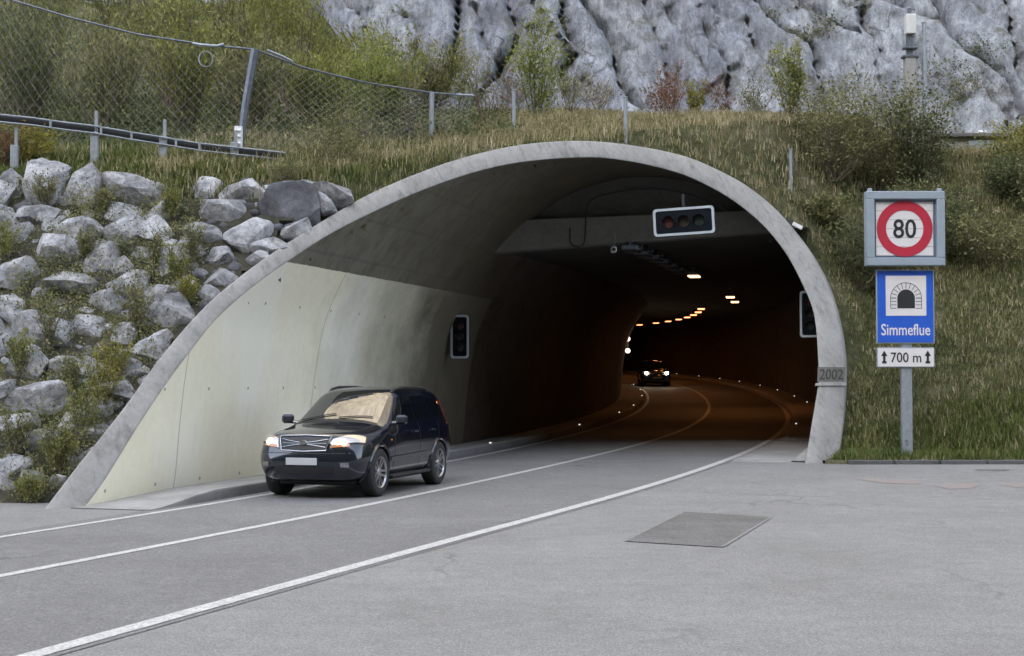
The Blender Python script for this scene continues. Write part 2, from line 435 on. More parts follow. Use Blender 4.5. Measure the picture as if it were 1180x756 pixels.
M['face_red'] = simple('sign_red', (.42, .025, .05), .4, 0, .08, 5)
M['face_blue'] = simple('sign_blue', (.018, .095, .50), .4, 0, .06, 4)
M['face_black'] = simple('sign_black', (.02, .022, .025), .45, 0, .1, 5)
M['face_dark'] = simple('panel_black', (.006, .009, .013), .75, spec=.12, metal=0) if True else simple('x', (.012, .018, .025), .4, 0, .1, 5)
M['signal_red'] = simple('signal_red_lens', (.07, .012, .012), .5, 0, .1, 5)
M['signal_amber'] = simple('signal_amber_lens', (.035, .02, .014), .5, 0, .1, 5)
M['signal_green'] = simple('signal_green_lens', (.01, .03, .022), .5, 0, .1, 5)
M['signal_rim'] = simple('signal_white_rim', (.40, .45, .50), .45, 0, .05, 6)
M['rubber'] = simple('tyre_rubber', (.018, .018, .02), .75, 0, .2, 30)
M['black'] = simple('black_plastic', (.015, .015, .017), .55, 0, .2, 20)
t = NT('car_paint'); t.col((.004, .007, .017)); t.set(Roughness=.15, Metallic=.2, Coat_Weight=1.0, Coat_Roughness=.03); M['carpaint'] = t.m
t = NT('car_glass'); t.col((.004, .006, .008)); t.set(Roughness=.03, IOR=1.55, Coat_Weight=.2); M['carglass'] = t.m
t = NT('windscreen_glass'); t.col((.012, .012, .012)); t.set(Roughness=.04, IOR=3.1); M['screen'] = t.m
M['chrome'] = simple('chrome', (.38, .39, .41), .25, 1, .03, 10)
M['alloy'] = simple('wheel_alloy', (.45, .46, .48), .28, .9, .05, 10)
t = NT('headlamp_glass'); t.col((.42, .40, .38)); t.set(Roughness=.08, Metallic=.7, Coat_Weight=1.0); t.b.inputs['Emission Color'].default_value = (1, .72, .5, 1); t.set(Emission_Strength=.03); M['lamp_glass'] = t.m
M['amber'] = simple('amber_lens', (.55, .20, .06), .15, 0, .1, 10, coat=1)
M['taillamp'] = simple('tail_lamp_red', (.16, .012, .01), .25, 0, .1, 10)
M['beam_lamp'] = simple('lit_headlamp', (.8, .8, .75), .3, 0, .02, 10, emis=(1, .86, .62), es=14)
M['sodium'] = simple('lit_tunnel_lamp', (.8, .6, .4), .3, 0, .02, 10, emis=(1, .56, .26), es=.7)
M['sodium_far'] = simple('lit_tunnel_lamp_red', (.8, .5, .3), .3, 0, .02, 10, emis=(1, .32, .13), es=.75)
M['marker_face'] = simple('kerb_marker_glow', (.8, .8, .8), .3, 0, .02, 10, emis=(1, .93, .85), es=.22)
M['wall_lamp'] = simple('wall_lamp_glow', (.8, .8, .8), .3, 0, .02, 10, emis=(1, .80, .6), es=.5)
M['plate'] = simple('number_plate', (.42, .43, .45), .4, 0, .04, 10)
M['lens_cam'] = simple('camera_housing', (.6, .6, .58), .4, 0, .05, 10)

# ------------------------------------------------------------------ terrain
def T(x, y, noise=True):
    x = np.asarray(x, float); y = np.asarray(y, float)
    a = (x - L0[0]) * D0[0] + (y - L0[1]) * D0[1]; u = (x - L0[0]) * P0[0] + (y - L0[1]) * P0[1]
    back = .55 + .35 * sstep(4, 9, u)
    P = (a - 1.427 * u - back) / .9
    Lp = (y - 21.55) / .95
    kx = sstep(8, 11, x)
    Rp = np.maximum((y - (31.55 - .8 * kx)) / (1.3 - .18 * kx), np.where((y > 30.5) & (u > 9.5), .12, -1))
    cap = 5.7 + .3 * (np.minimum(y, 35) - 26.8) + .195 * np.maximum(0, y - 35)
    cap = cap - 1.0 * sstep(9.6, 11.6, x) * sstep(36, 40, y)
    cap = cap + sstep(-3.5, -9, x) * .22 * np.maximum(0, y - 36.5)
    z = np.minimum(np.minimum(Lp, np.maximum(P, Rp)), cap)
    if noise:
        k = sstep(.1, 1.2, z)
        z = z + sstep(37, 44, y) * .45 * fbm(x * .22, y * .1, oct=3, seed=77) + k * (.16 * fbm(x * .45, y * .45, oct=3, seed=3) + .07 * fbm(x * 1.9, y * 1.9, oct=2, seed=9))
    return z
INNER = [(0, 0), (.06, .35), (.11, .93), (.16, 1.42), (.22, 1.88), (.30, 2.35), (.40, 2.84), (.60, 3.37), (.94, 4.01), (1.41, 4.72), (2.33, 5.70), (3.29, 6.38), (4.43, 6.77), (5.21, 6.82), (6.05, 6.70), (6.60, 6.50), (7.25, 6.13), (7.90, 5.57), (8.45, 4.86), (8.89, 4.00), (9.13, 3.35), (9.26, 2.40), (9.30, 1.80), (9.25, 1.15), (9.20, .6), (9.14, 0)]
OUTER = [(-.34, 0), (-.25, .55), (-.18, .90), (-.08, 1.45), (-.02, 1.89), (.06, 2.37), (.19, 2.93), (.36, 3.42), (.73, 4.16), (1.33, 5.11), (1.74, 5.62), (2.44, 6.28), (3.22, 6.80), (3.89, 7.07), (4.50, 7.21), (5.15, 7.25), (5.9, 7.20), (6.45, 7.08), (7.19, 6.75), (7.68, 6.43), (8.19, 5.97), (8.75, 5.27), (9.19, 4.54), (9.47, 3.87), (9.66, 3.2), (9.79, 2.5), (9.84, 1.9), (9.85, .94), (9.78, 0)]
def resample(pts, n):
    p = np.array(pts, float)
    # centripetal-ish smoothing through Catmull-Rom then arc-length resample
    out = []
    for i in range(len(p) - 1):
        p0, p1, p2, p3 = p[max(i - 1, 0)], p[i], p[i + 1], p[min(i + 2, len(p) - 1)]
        for k in range(12):
            s = k / 12
            out.append(.5 * ((2 * p1) + (-p0 + p2) * s + (2 * p0 - 5 * p1 + 4 * p2 - p3) * s * s + (-p0 + 3 * p1 - 3 * p2 + p3) * s ** 3))
    out.append(p[-1]); out = np.array(out)
    d = np.r_[0, np.cumsum(np.hypot(*np.diff(out, axis=0).T))]
    s = np.linspace(0, d[-1], n)
    return np.c_[np.interp(s, d, out[:, 0]), np.interp(s, d, out[:, 1])]
NS = 97
IN = resample(INNER, NS); OUT = resample(OUTER, NS)
KL, SK = .9, 1.427
def mouth(u, h): return SK * u + KL * h
def inpoly(u, h, poly):
    c = np.zeros(u.shape, bool); n = len(poly)
    for i in range(n):
        x1, y1 = poly[i]; x2, y2 = poly[(i + 1) % n]
        cond = ((y1 > h) != (y2 > h)) & (u < (x2 - x1) * (h - y1) / (y2 - y1 + 1e-12) + x1)
        c ^= cond
    return c
cen = np.array([4.75, 3.0])
MIDSEC = [tuple(v) for v in ((IN + OUT) / 2)] + [(9.6, -3), (-.2, -3)]

# ground sheet (forecourt) ---------------------------------------------------
def Eo(a): return 2.8e-4 * np.clip(a, 0, 25) ** 2
gx = np.r_[-400, -200, -100, -60, np.arange(-36, 40.1, 1.0), 60, 100, 200, 400]
gy = np.r_[-170, -120, -60, -30, -15, np.arange(-6, 45.1, 1.0)]
GX, GY = np.meshgrid(gx, gy)
A = (GX - L0[0]) * D0[0] + (GY - L0[1]) * D0[1]; U = (GX - L0[0]) * P0[0] + (GY - L0[1]) * P0[1]
GZ = Eo(A) - .03 * sstep(16, 20, A)
o = grid_obj('ground', np.c_[GX.ravel(), GY.ravel(), GZ.ravel()], len(gx), len(gy), M['apron']); tag(o, kind='structure')

# road strip, lines, pavements ----------------------------------------------
LL = [(-60, -2.0), (-30, -.2), (-12, .9), (-3.86, 1.41), (-1.3, 1.53), (2.25, 1.62), (12, 1.55), (20, 1.5), (40, 1.5), (160, 1.5)]
LC = [(-60, .2), (-30, 1.95), (-15, 2.95), (-6.68, 3.49), (-4.6, 3.6), (-1.83, 3.74), (2.23, 3.9), (8.8, 4.05), (16, 4.18), (25, 4.4), (40, 4.45), (160, 4.45)]
LR = [(-60, 2.9), (-30, 4.85), (-20, 5.5), (-9.84, 6.12), (-5.2, 6.36), (-1.8, 6.6), (3.5, 6.98), (9.7, 7.28), (12.4, 7.34), (18, 7.46), (30, 7.62), (45, 7.7), (160, 7.7)]
def interp_line(L):
    a = np.array([p[0] for p in L], float); u = np.array([p[1] for p in L], float)
    def f(s):
        w = 3.0 if s < 60 else 1
        return float(np.mean(np.interp([s - w, s - w / 2, s, s + w / 2, s + w], a, u)))
    return f
fL, fC, fR = interp_line(LL), interp_line(LC), interp_line(LR)
stations = list(np.arange(-58, 30, .5)) + list(np.arange(30, 155, 1.5))
def strip(name, f0, f1, z, mat, st=stations, nu=2, z1=None, parent=None):
    V = []
    for a in st:
        u0, u1 = f0(a), f1(a)
        for k in range(nu):
            s = k / (nu - 1)
            zz = z(a, s) if callable(z) else z
            V.append(W(a, u0 + (u1 - u0) * s, zz))
    return grid_obj(name, np.array(V), nu, len(st), mat, parent=parent)
o = strip('road', lambda a: fL(a) - .35, lambda a: fR(a) + .16, .006, M['road'], nu=12); tag(o, kind='structure')
o = strip('edge_line', lambda a: fL(a) - .06, lambda a: fL(a) + .06, .011, M['paint']); tag(o, kind='structure')
o = strip('centre_line', lambda a: fC(a) - .07, lambda a: fC(a) + .07, .011, M['paint']); tag(o, kind='structure')
o = strip('edge_line', lambda a: fR(a) - .085, lambda a: fR(a) + .085, .011, M['paint']); tag(o, kind='structure')
# tunnel floor under the pavements beyond the mouth
o = strip('ground', lambda a: -.3, lambda a: 9.6, -.01, M['soffit'], st=[a for a in stations if a > 19]); tag(o, kind='structure')

# asphalt patch and red marks on the forecourt
def flat_poly(name, pts, z, mat):
    mb = MB(); vs = [W(a, u, z) for a, u in pts]; mb.add(vs, [tuple(range(len(vs)))])
    o = mb.build(name, mat); tag(o, kind='structure'); return o
flat_poly('road', [(-2.13, 8.47), (1.69, 8.5), (1.2, 9.75), (-2.4, 9.62)], .006, M['patch'])
# seam sealing round the patch
mb = MB()
pp = [(-2.13, 8.47), (1.69, 8.5), (1.2, 9.75), (-2.4, 9.62)]
for i in range(4):
    p, q = W(*pp[i], .010), W(*pp[(i + 1) % 4], .010); d = (q - p).normalized(); n = Vector((-d.y, d.x, 0)) * .02
    mb.add([p - n, q - n, q + n, p + n], [(0, 1, 2, 3)])
o = mb.build('road', M['apron']); tag(o, kind='structure')
def gpt(px, py):
    r = ray(px, py); z = .0
    for _ in range(6):
        t = (z - CH) / r.z; p = Vector((0, 0, CH)) + r * t; z = float(Eo(AU(p.x, p.y)[0]))
    return p
for quad in ([(986, 552), (1005, 551), (1062, 555), (1056, 558.5), (1015, 557)], [(1078, 560), (1100, 557), (1132, 558), (1120, 563), (1092, 564)], [(1154, 559), (1165, 556.5), (1215, 558), (1205, 562), (1170, 562)], [(1125, 540.8), (1165, 541), (1160, 543), (1122, 542.8)]):
    mb = MB(); mb.add([gpt(*q) + Vector((0, 0, .006)) for q in quad], [tuple(range(len(quad)))]); o = mb.build('road', M['red'] if quad[0][1] > 545 else M['patch']); tag(o, kind='structure')

# left pavement with rough kerb ------------------------------------------------
st = [-.3, 0, .5, 1.0, 1.6, 2.5, 4, 6] + list(np.arange(8, 155, 2.0))
def kz(a): return .012 + .145 * float(sstep(-.3, 1.7, a))
def wz(a): return .012 + .09 * float(sstep(-.3, 3, a))
V = []; prof = 7
for a in st:
    zk, zw = kz(a), wz(a)
    for u, z in ((-.02, zw), (.5, zw + (zk - zw) * .4), (1.10, zk), (1.12, zk + .004), (1.26, zk + .004), (1.29, zk - .02 * min(1, zk * 6)), (1.31, 0.0)):
        V.append(W(a, u, z))
o = grid_obj('pavement', np.array(V), prof, len(st), M['sidewalk'], smooth=False); tag(o, kind='structure')
o.data.materials.append(M['roughkerb'])
for p in o.data.polygons:
    if p.index % (prof - 1) >= 4: p.material_index = 1
mb = MB(); mb.add([W(-.3, -.02, 0), W(-.3, 1.31, 0), W(-.3, 1.29, .013), W(-.3, -.02, .013)], [(0, 1, 2, 3)]); o = mb.build('kerb', M['kerb']); tag(o, kind='structure')
# right pavement
st = [13.35, 13.5, 16, 19, 21.1, 21.5, 23, 25] + list(np.arange(27, 155, 2.0))
def rz(a): return .035 if a < 21.3 else .035 + .11 * float(sstep(21.3, 26, a))
V = []
for a in st:
    z = rz(a); e = fR(a) + .17
    for u, zz in ((e, 0), (e + .01, z), (e + .25, z + .003), (9.3, z + .01)):
        V.append(W(a, u, zz if a > 13.4 or zz == 0 else .0))
o = grid_obj('pavement', np.array(V), 4, len(st), M['sidewalk'], smooth=False); tag(o, kind='structure')
mb = MB(); mb.add([W(21.1, 7.72, .052), W(21.5, 7.72, .06), W(21.5, 9.2, .07), W(21.1, 9.2, .06)], [(0, 1, 2, 3)]); o = mb.build('pavement', M['red']); tag(o, kind='structure')
mb = MB(); mb.add([W(13.36, 8.82, .035), W(13.36, 9.22, .035), W(20, 9.3, .06), W(20, 8.9, .04), W(13.5, 9.20, .30), W(20, 9.28, .45)], [(0, 1, 4), (0, 4, 5, 3), (3, 5, 2), (1, 2, 5, 4)]); o = mb.build('pavement', M['concrete']); tag(o, kind='structure')
# kerb of the grass on the right of the portal
mb = MB()
xs = list(np.arange(7.15, 34, .98))
for i, x in enumerate(xs):
    y = 30.45 - .012 * (x - 7)
    z = float(Eo(AU(x, y)[0])); mb.box((x + .48, y, z + .02), (.955, .16, .14), m=0, bev=.015)
o = mb.build('kerb', M['kerb']); tag(o, kind='structure')

# ------------------------------------------------------------------ tunnel
tun = empty('road_tunnel', (0, 0, 0), label='wide concrete road tunnel with slanted oval mouth and cream painted walls', cat='tunnel')
def mouthpt(u, h, da=0.0): 
    a = mouth(u, h) + da
    p = L0 + D0 * a + P0 * u
    return Vector((p[0], p[1], h))
# rim: outer skin, chamfered front face, inner lip
ring_rows = []
OUTs = OUT.copy()
rows = []
for i in range(NS):
    ui, hi = IN[i]; uo, ho = OUTs[i]
    du, dh = uo - ui, ho - hi; ln = math.hypot(du, dh); eu, eh = du / ln, dh / ln
    b = .025
    r = [(ui + eu * .03, hi + eh * .03, .30), (ui, hi, b), (ui + eu * b, hi + eh * b, 0), (ui + du * .5, hi + dh * .5, 0), (uo - eu * b, ho - eh * b, 0), (uo, ho, b), (uo, ho, 1.0), (uo, ho, 2.3)]
    rows += [mouthpt(u, h, da) for u, h, da in r]
rim = grid_obj('portal_rim', np.array(rows), 8, NS, M['rim'], smooth=False, parent=tun)
bm = bmesh.new(); bm.from_mesh(rim.data); bmesh.ops.recalc_face_normals(bm, faces=bm.faces); bm.to_mesh(rim.data); bm.free()
# collar ledge under the date
def face_pt(u, h, out=0.0):
    """a point on the rim's slanted front face, out = metres proud of it"""
    e1 = Vector((D0[0] * SK + P0[0], D0[1] * SK + P0[1], 0)); e2 = Vector((D0[0] * KL, D0[1] * KL, 1)); n = e1.cross(e2).normalized()
    if n.y > 0: n = -n
    return mouthpt(u, h) + n * out
mb = MB()
mb.add([face_pt(9.24, 1.70, o_) for o_ in (0, .03)] + [face_pt(9.86, 1.70, o_) for o_ in (0, .03)] + [face_pt(9.86, 1.76, o_) for o_ in (0, .03)] + [face_pt(9.24, 1.76, o_) for o_ in (0, .03)],
       [(1, 3, 5, 7), (0, 1, 7, 6), (2, 4, 5, 3), (6, 7, 5, 4), (0, 2, 3, 1)])
mb.build('ledge', M['rim'], tun)
mb = MB(); mb.add([face_pt(9.28, 1.80, .004), face_pt(9.83, 1.80, .004), face_pt(9.83, 2.14, .004), face_pt(9.27, 2.14, .004)], [(0, 1, 2, 3)]); mb.build('date_band', M['letter_band'], tun)
# lining
sts = [0, .04, .1, .2, .35, .55, .8, 1.0]
rows = []; A_END = 150
A_J = 17.3
far = [A_J - .02, 19] + list(np.arange(21, 60, 2.0)) + list(np.arange(60, A_END, 3.0))
for (u, h) in IN:
    a0 = mouth(u, h) + .02
    for s in sts:
        a = a0 + (A_J - a0) * s
        w_ = W(a, u, 0, grade=False).lerp(mouthpt(u, h, a - mouth(u, h)), 1 - s); rows.append(Vector((w_.x, w_.y, h + E(a) * s)))
NR = len(sts)
M['dimmed_bore'] = concrete('dimmed_bore_wall', .085, (1, .80, .58), .5, (.7, .7, 3), bumpst=.15).m  # wall coloured dark brown to paint in the tunnel's deep shade
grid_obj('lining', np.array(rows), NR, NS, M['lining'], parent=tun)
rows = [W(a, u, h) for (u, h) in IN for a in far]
grid_obj('dimmed_bore', np.array(rows), len(far), NS, M['dimmed_bore'], parent=tun)
# end of the modelled bore, well round the bend
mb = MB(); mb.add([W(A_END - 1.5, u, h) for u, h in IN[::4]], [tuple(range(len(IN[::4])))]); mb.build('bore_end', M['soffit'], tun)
# bulkhead with cross beam and flat ceiling behind it
bl, br = (1.25, 4.93, 14.9), (8.12, 5.50, 17.1)
def bh(u, z, da=0.0):
    s = (u - bl[0]) / (br[0] - bl[0]); a = bl[2] + (br[2] - bl[2]) * s + da
    w_ = W(a, u, 0, grade=False); return Vector((w_.x, w_.y, z))
top = [(u + (u - 4.75) * .02, h + .05) for u, h in IN if h > 4.7]
def lowz(u): s = (u - bl[0]) / (br[0] - bl[0]); return bl[1] + (br[1] - bl[1]) * s
poly = [(u, max(h, lowz(u) + .05)) for u, h in top]
mb = MB(); vs = [bh(u, z, .35) for u, z in poly] + [bh(u, lowz(u) + .3, .35) for u, z in poly]
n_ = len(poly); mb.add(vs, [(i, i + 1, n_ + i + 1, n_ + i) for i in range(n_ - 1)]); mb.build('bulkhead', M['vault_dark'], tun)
mb = MB()
bb = [(1.02, 0), (8.45, 0)]
for (d0, d1, zo, zi) in ((0, .36, 0, .72),):
    vs = []
    for u in (1.05, 8.25):
        for da in (0, .5):
            vs += [bh(u, lowz(u), da), bh(u, lowz(u) + (.78 if u < 4 else .52), da)]
    mb.add(vs, [(0, 1, 5, 4), (2, 3, 7, 6), (0, 2, 6, 4), (1, 3, 7, 5)])
mb.build('beam', M['beam'], tun)
rows = []
fs_ = [bl[2] + .2, 18.5] + list(np.arange(20, A_END, 3.0))
def ceil_z(a, u):
    s = (u - bl[0]) / (br[0] - bl[0]); k = max(0, 1 - (a - 16) / 26); 
    return bl[1] + .04 + (br[1] - bl[1]) * s * k - .016 * max(0, a - 45)
V = []
for j, a in enumerate(fs_):
    for u in np.linspace(.5, 8.9, 6):
        aa = a
        if j == 0: aa = bl[2] + (br[2] - bl[2]) * (u - bl[0]) / (br[0] - bl[0]) + .1
        w_ = W(aa, u, 0, grade=False); V.append((w_.x, w_.y, ceil_z(aa, u) + (E(aa) if aa > 20 else E(aa) * max(0, (aa - 15) / 5))))
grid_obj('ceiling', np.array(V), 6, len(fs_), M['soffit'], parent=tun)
# cable loop on the bulkhead
mb = MB()
pts = [(3.35, 5.55), (3.35, 5.22), (3.42, 5.12), (3.55, 5.08), (3.66, 5.15), (3.70, 5.35), (3.72, 5.9), (3.78, 6.15), (3.95, 6.30), (4.4, 6.42), (5.0, 6.52), (5.6, 6.50), (6.3, 6.33), (7.0, 6.0)]
sm = resample(pts, 60); mb.tube([bh(u, z, -.06) for u, z in sm], .022, 6); mb.build('cable', M['black'], tun)

def textmesh(body, name, size, mat, fn, parent, width=None, depth=.004, offset=0.0):
    cu = bpy.data.curves.new('t', 'FONT'); cu.body = body; cu.size = 1; cu.align_x = 'CENTER'; cu.align_y = 'CENTER'; cu.extrude = .5; cu.offset = offset; cu.resolution_u = 3
    ob = bpy.data.objects.new('t', cu); C.objects.link(ob)
    dg = bpy.context.evaluated_depsgraph_get(); me = bpy.data.meshes.new_from_object(ob.evaluated_get(dg))
    bpy.data.objects.remove(ob)
    me.name = name
    xs = [v.co.x for v in me.vertices]; ys = [v.co.y for v in me.vertices]
    cx, cy = (min(xs) + max(xs)) / 2, (min(ys) + max(ys)) / 2; h = max(ys) - min(ys); w = max(xs) - min(xs)
    sy = size / h; sx = (width / w) if width else sy
    for v in me.vertices:
        v.co = fn((v.co.x - cx) * sx, (v.co.y - cy) * sy, (v.co.z + .5) * depth)
    me.materials.clear(); me.materials.append(mat)
    o = bpy.data.objects.new(name, me); C.objects.link(o); o.parent = parent; return o
textmesh('2002', 'date_lettering', .24, M['letter_dark'], lambda x, y, z: face_pt(9.555 + x, 1.97 + y, .006 + z), tun, width=.48, offset=.01)
# small white plate on the rim edge
mb = MB(); q = face_pt(8.62, 5.62, .02); mb.box(q, (.26, .07, .09), Matrix.Rotation(.5, 3, 'Y'), bev=.01)
o = mb.build('metal_plate', M['white_metal']); tag(o, 'small white metal plate fixed on the upper edge of the portal rim', 'plate')

# ------------------------------------------------------------------ terrain mesh
tx = np.r_[np.arange(-60, -14, 1.5), np.arange(-14, 22, .22), np.arange(22, 70, 1.5)]
ty = np.r_[np.arange(20.4, 46, .22), np.arange(46, 66, 1.0)]
TX, TY = np.meshgrid(tx, ty)
TZ = T(TX, TY)
TZ = np.where(TZ < .05, -.6 + 0 * TZ, TZ)
TZ = np.maximum(TZ, -.6)
cxm = (TX[:-1, :-1] + TX[1:, 1:]) / 2; cym = (TY[:-1, :-1] + TY[1:, 1:]) / 2; czm = (TZ[:-1, :-1] + TZ[1:, :-1] + TZ[:-1, 1:] + TZ[1:, 1:]) / 4
am = (cxm - L0[0]) * D0[0] + (cym - L0[1]) * D0[1]; um = (cxm - L0[0]) * P0[0] + (cym - L0[1]) * P0[1]
inside = inpoly(um, czm, MIDSEC) 
front = (czm < -.3)
o = grid_obj('hillside', np.c_[TX.ravel(), TY.ravel(), TZ.ravel()], len(tx), len(ty), M['soil'], keep=~(inside | front).ravel()); tag(o, kind='structure')

def hit(px, py, y0=20.0, y1=70.0):
    r = ray(px, py); yy = np.arange(y0, y1, .05); t = yy / r.y
    X_ = r.x * t; Z_ = CH + r.z * t
    g = T(X_, yy) - Z_
    k = np.where(g > 0)[0]
    i = k[0] if len(k) else len(yy) - 1
    return Vector((X_[i], yy[i], float(T(X_[i], yy[i]))))
def ground_at(x, y): return Vector((x, y, float(T(x, y))))

# ------------------------------------------------------------------ cliff
cx_ = np.r_[np.arange(-160, -20, 4.0), np.arange(-20, 30, .15), np.arange(30, 190, 4.0)]
cz_ = np.r_[np.arange(9.0, 23, .12), np.arange(23, 40, .8), np.arange(40, 120, 4.0), np.arange(120, 430, 12.0)]
CX, CZ = np.meshgrid(cx_, cz_); CX = CX - (np.minimum(CZ, 40) - 15) * math.tan(.35)
def rot2(x, z, a): return x * math.cos(a) + z * math.sin(a), -x * math.sin(a) + z * math.cos(a)
def facets(p, q, seed, tilt):
    ip, iq = np.floor(p), np.floor(q); best = np.full(p.shape, 9e9); out = np.zeros(p.shape)
    for a in (-1, 0, 1):
        for b in (-1, 0, 1):
            cp, cq = ip + a, iq + b
            jx = cp + _hash(cp, cq, cq * 0, seed); jy = cq + _hash(cp, cq, cq * 0, seed + 1)
            d = (p - jx) ** 2 + (q - jy) ** 2; m = d < best
            h = _hash(cp, cq, cq * 0, seed + 2) + (p - jx) * (_hash(cp, cq, cq * 0, seed + 3) - .5) * tilt + (q - jy) * (_hash(cp, cq, cq * 0, seed + 4) - .5) * tilt
            out = np.where(m, h, out); best = np.where(m, d, best)
    return out
CRACKS = [[(640, -10), (651, 30), (655, 60), (648, 90), (652, 120)], [(676, -10), (700, 25), (704, 60), (715, 100), (726, 125)], [(780, 5), (795, 45), (810, 90)], [(812, 30), (833, 75), (842, 110)], [(524, -10), (527, 40), (521, 70), (530, 100)], [(590, -10), (597, 30), (585, 60), (568, 100)], [(553, 10), (562, 50), (566, 85)], [(862, 20), (876, 50), (890, 85)], [(1068, -10), (1085, 40), (1105, 75), (1122, 110), (1140, 150)], [(878, -10), (905, 30), (932, 62), (944, 95)], [(395, -10), (412, 30), (424, 60)], [(468, 15), (476, 40), (484, 70)], [(995, 10), (1006, 45), (1012, 80)], [(738, -10), (757, 40), (768, 90)], [(925, -10), (960, 25), (985, 40)], [(1150, -10), (1160, 40), (1150, 90), (1165, 140)], [(1020, -10), (1050, 20), (1075, 35)], [(350, -10), (362, 20), (372, 50)]]
CR_D = [.9, 1.5, .5, .6, .9, .7, .5, .5, 1.6, .7, .5, .4, .6, .35, .6, .7, .6, .5]
def crack_relief(x, z):
    out = np.zeros(np.shape(x)); wx_ = x + .22 * fbm(x * 1.1, z * 1.1, oct=3, seed=141); wz_ = z + .22 * fbm(x * 1.1 + 9, z * 1.1, oct=3, seed=143)
    for line, dp in zip(CRACKS, CR_D):
        P_ = [at(px + 6 * math.sin(py * .11 + dp * 9), py, 57.0) for px, py in line]
        best = np.full(np.shape(x), 99.0); side = np.zeros(np.shape(x))
        for a, b in zip(P_[:-1], P_[1:]):
            ax, az, bx, bz = a.x, a.z, b.x, b.z; lx, lz = bx - ax, bz - az; L2 = lx * lx + lz * lz
            t_ = np.clip(((wx_ - ax) * lx + (wz_ - az) * lz) / L2, 0, 1)
            d = np.hypot(wx_ - ax - t_ * lx, wz_ - az - t_ * lz); sd_ = np.sign((wx_ - ax) * lz - (wz_ - az) * lx)
            m = d < best; best = np.where(m, d, best); side = np.where(m, sd_, side)
        w_ = .09 + .07 * dp
        out = out + dp * np.exp(-(best / w_) ** 1.3) * .8 + side * -.42 * dp * np.exp(-best / 1.6)
    return out
def cliff_y(x, z):
    base = 55 + .34 * (np.minimum(z, 40) - 10) + .16 * np.maximum(0, z - 40) + .0 * z
    base = base - 2.5 * sstep(12, 24, x) + 3.0 * fbm(x * .045, z * .045, oct=2, seed=21)
    s, t_ = rot2(x, z, .35)            # beds lean over to the right going down
    n1 = fbm(s * .30, t_ * .07, oct=4, seed=31); n2 = 1 - np.abs(fbm(s * .55, t_ * .13, oct=4, seed=41)) * 2
    s2, t2 = rot2(x, z, .75)
    n3 = 1 - np.abs(fbm(s2 * .8, t2 * .22, oct=3, seed=51)) * 2
    slab = np.floor((s * .42 + .55 * fbm(x * .2, z * .12, oct=2, seed=61)) * 1.0)
    fr = (s * .42 + .55 * fbm(x * .2, z * .12, oct=2, seed=61)) - slab
    st_ = _hash(slab, slab * 0, slab * 0, 5)
    wgt = sstep(.55, 1.0, fr); nx_ = _hash(slab + 1, slab * 0, slab * 0, 5); step = (st_ * (1 - wgt) + nx_ * wgt) * .9
    fine = fbm(x * 1.6, z * 1.3, oct=4, seed=71)
    wx = s + .3 * fbm(x * .7, z * .7, oct=3, seed=91); wz = t_ + .8 * fbm(x * .5, z * .5, oct=3, seed=95)
    fc = (.30 + .2 * sstep(12, 18, x)) * facets(wx * .42, wz * .10, 101, 1.8) + (.15 + .12 * sstep(12, 18, x)) * facets(wx * 1.3, wz * .30, 111, 1.5) + .07 * facets(wx * 3.6, wz * 1.7, 121, 1.4)
    return base - fc - 1.0 * n1 - .10 * n2 - .12 * n3 * sstep(4, 14, x) - .14 * fine + crack_relief(x, z)
CY = cliff_y(CX, CZ)
o = grid_obj('cliff', np.c_[CX.ravel(), CY.ravel(), CZ.ravel()], len(cx_), len(cz_), M['cliff'], smooth=False); tag(o, kind='structure')
# mountain across the valley, unseen, raised to block low sun and dim the bore
mx_ = np.linspace(-700, 700, 90); my_ = np.linspace(-120, -620, 26)
MX, MY = np.meshgrid(mx_, my_)
dm = (-MY - 120)
MZ = np.minimum(dm * 1.3, 335 + .04 * dm) + 16 * fbm(MX * .012, MY * .012, oct=4, seed=81) * sstep(0, 60, dm)
t = NT('shade_mountain_forest'); a = t.noise(.03, 6, .7); t.col(t.ramp(a, [(.35, (.035, .05, .022)), (.6, (.09, .085, .04)), (.75, (.2, .19, .17))])); t.set(Roughness=.95); M['far'] = t.m
o = grid_obj('shade_mountain', np.c_[MX.ravel(), MY.ravel(), MZ.ravel() - .2], len(mx_), len(my_), M['far']); tag(o, kind='structure')

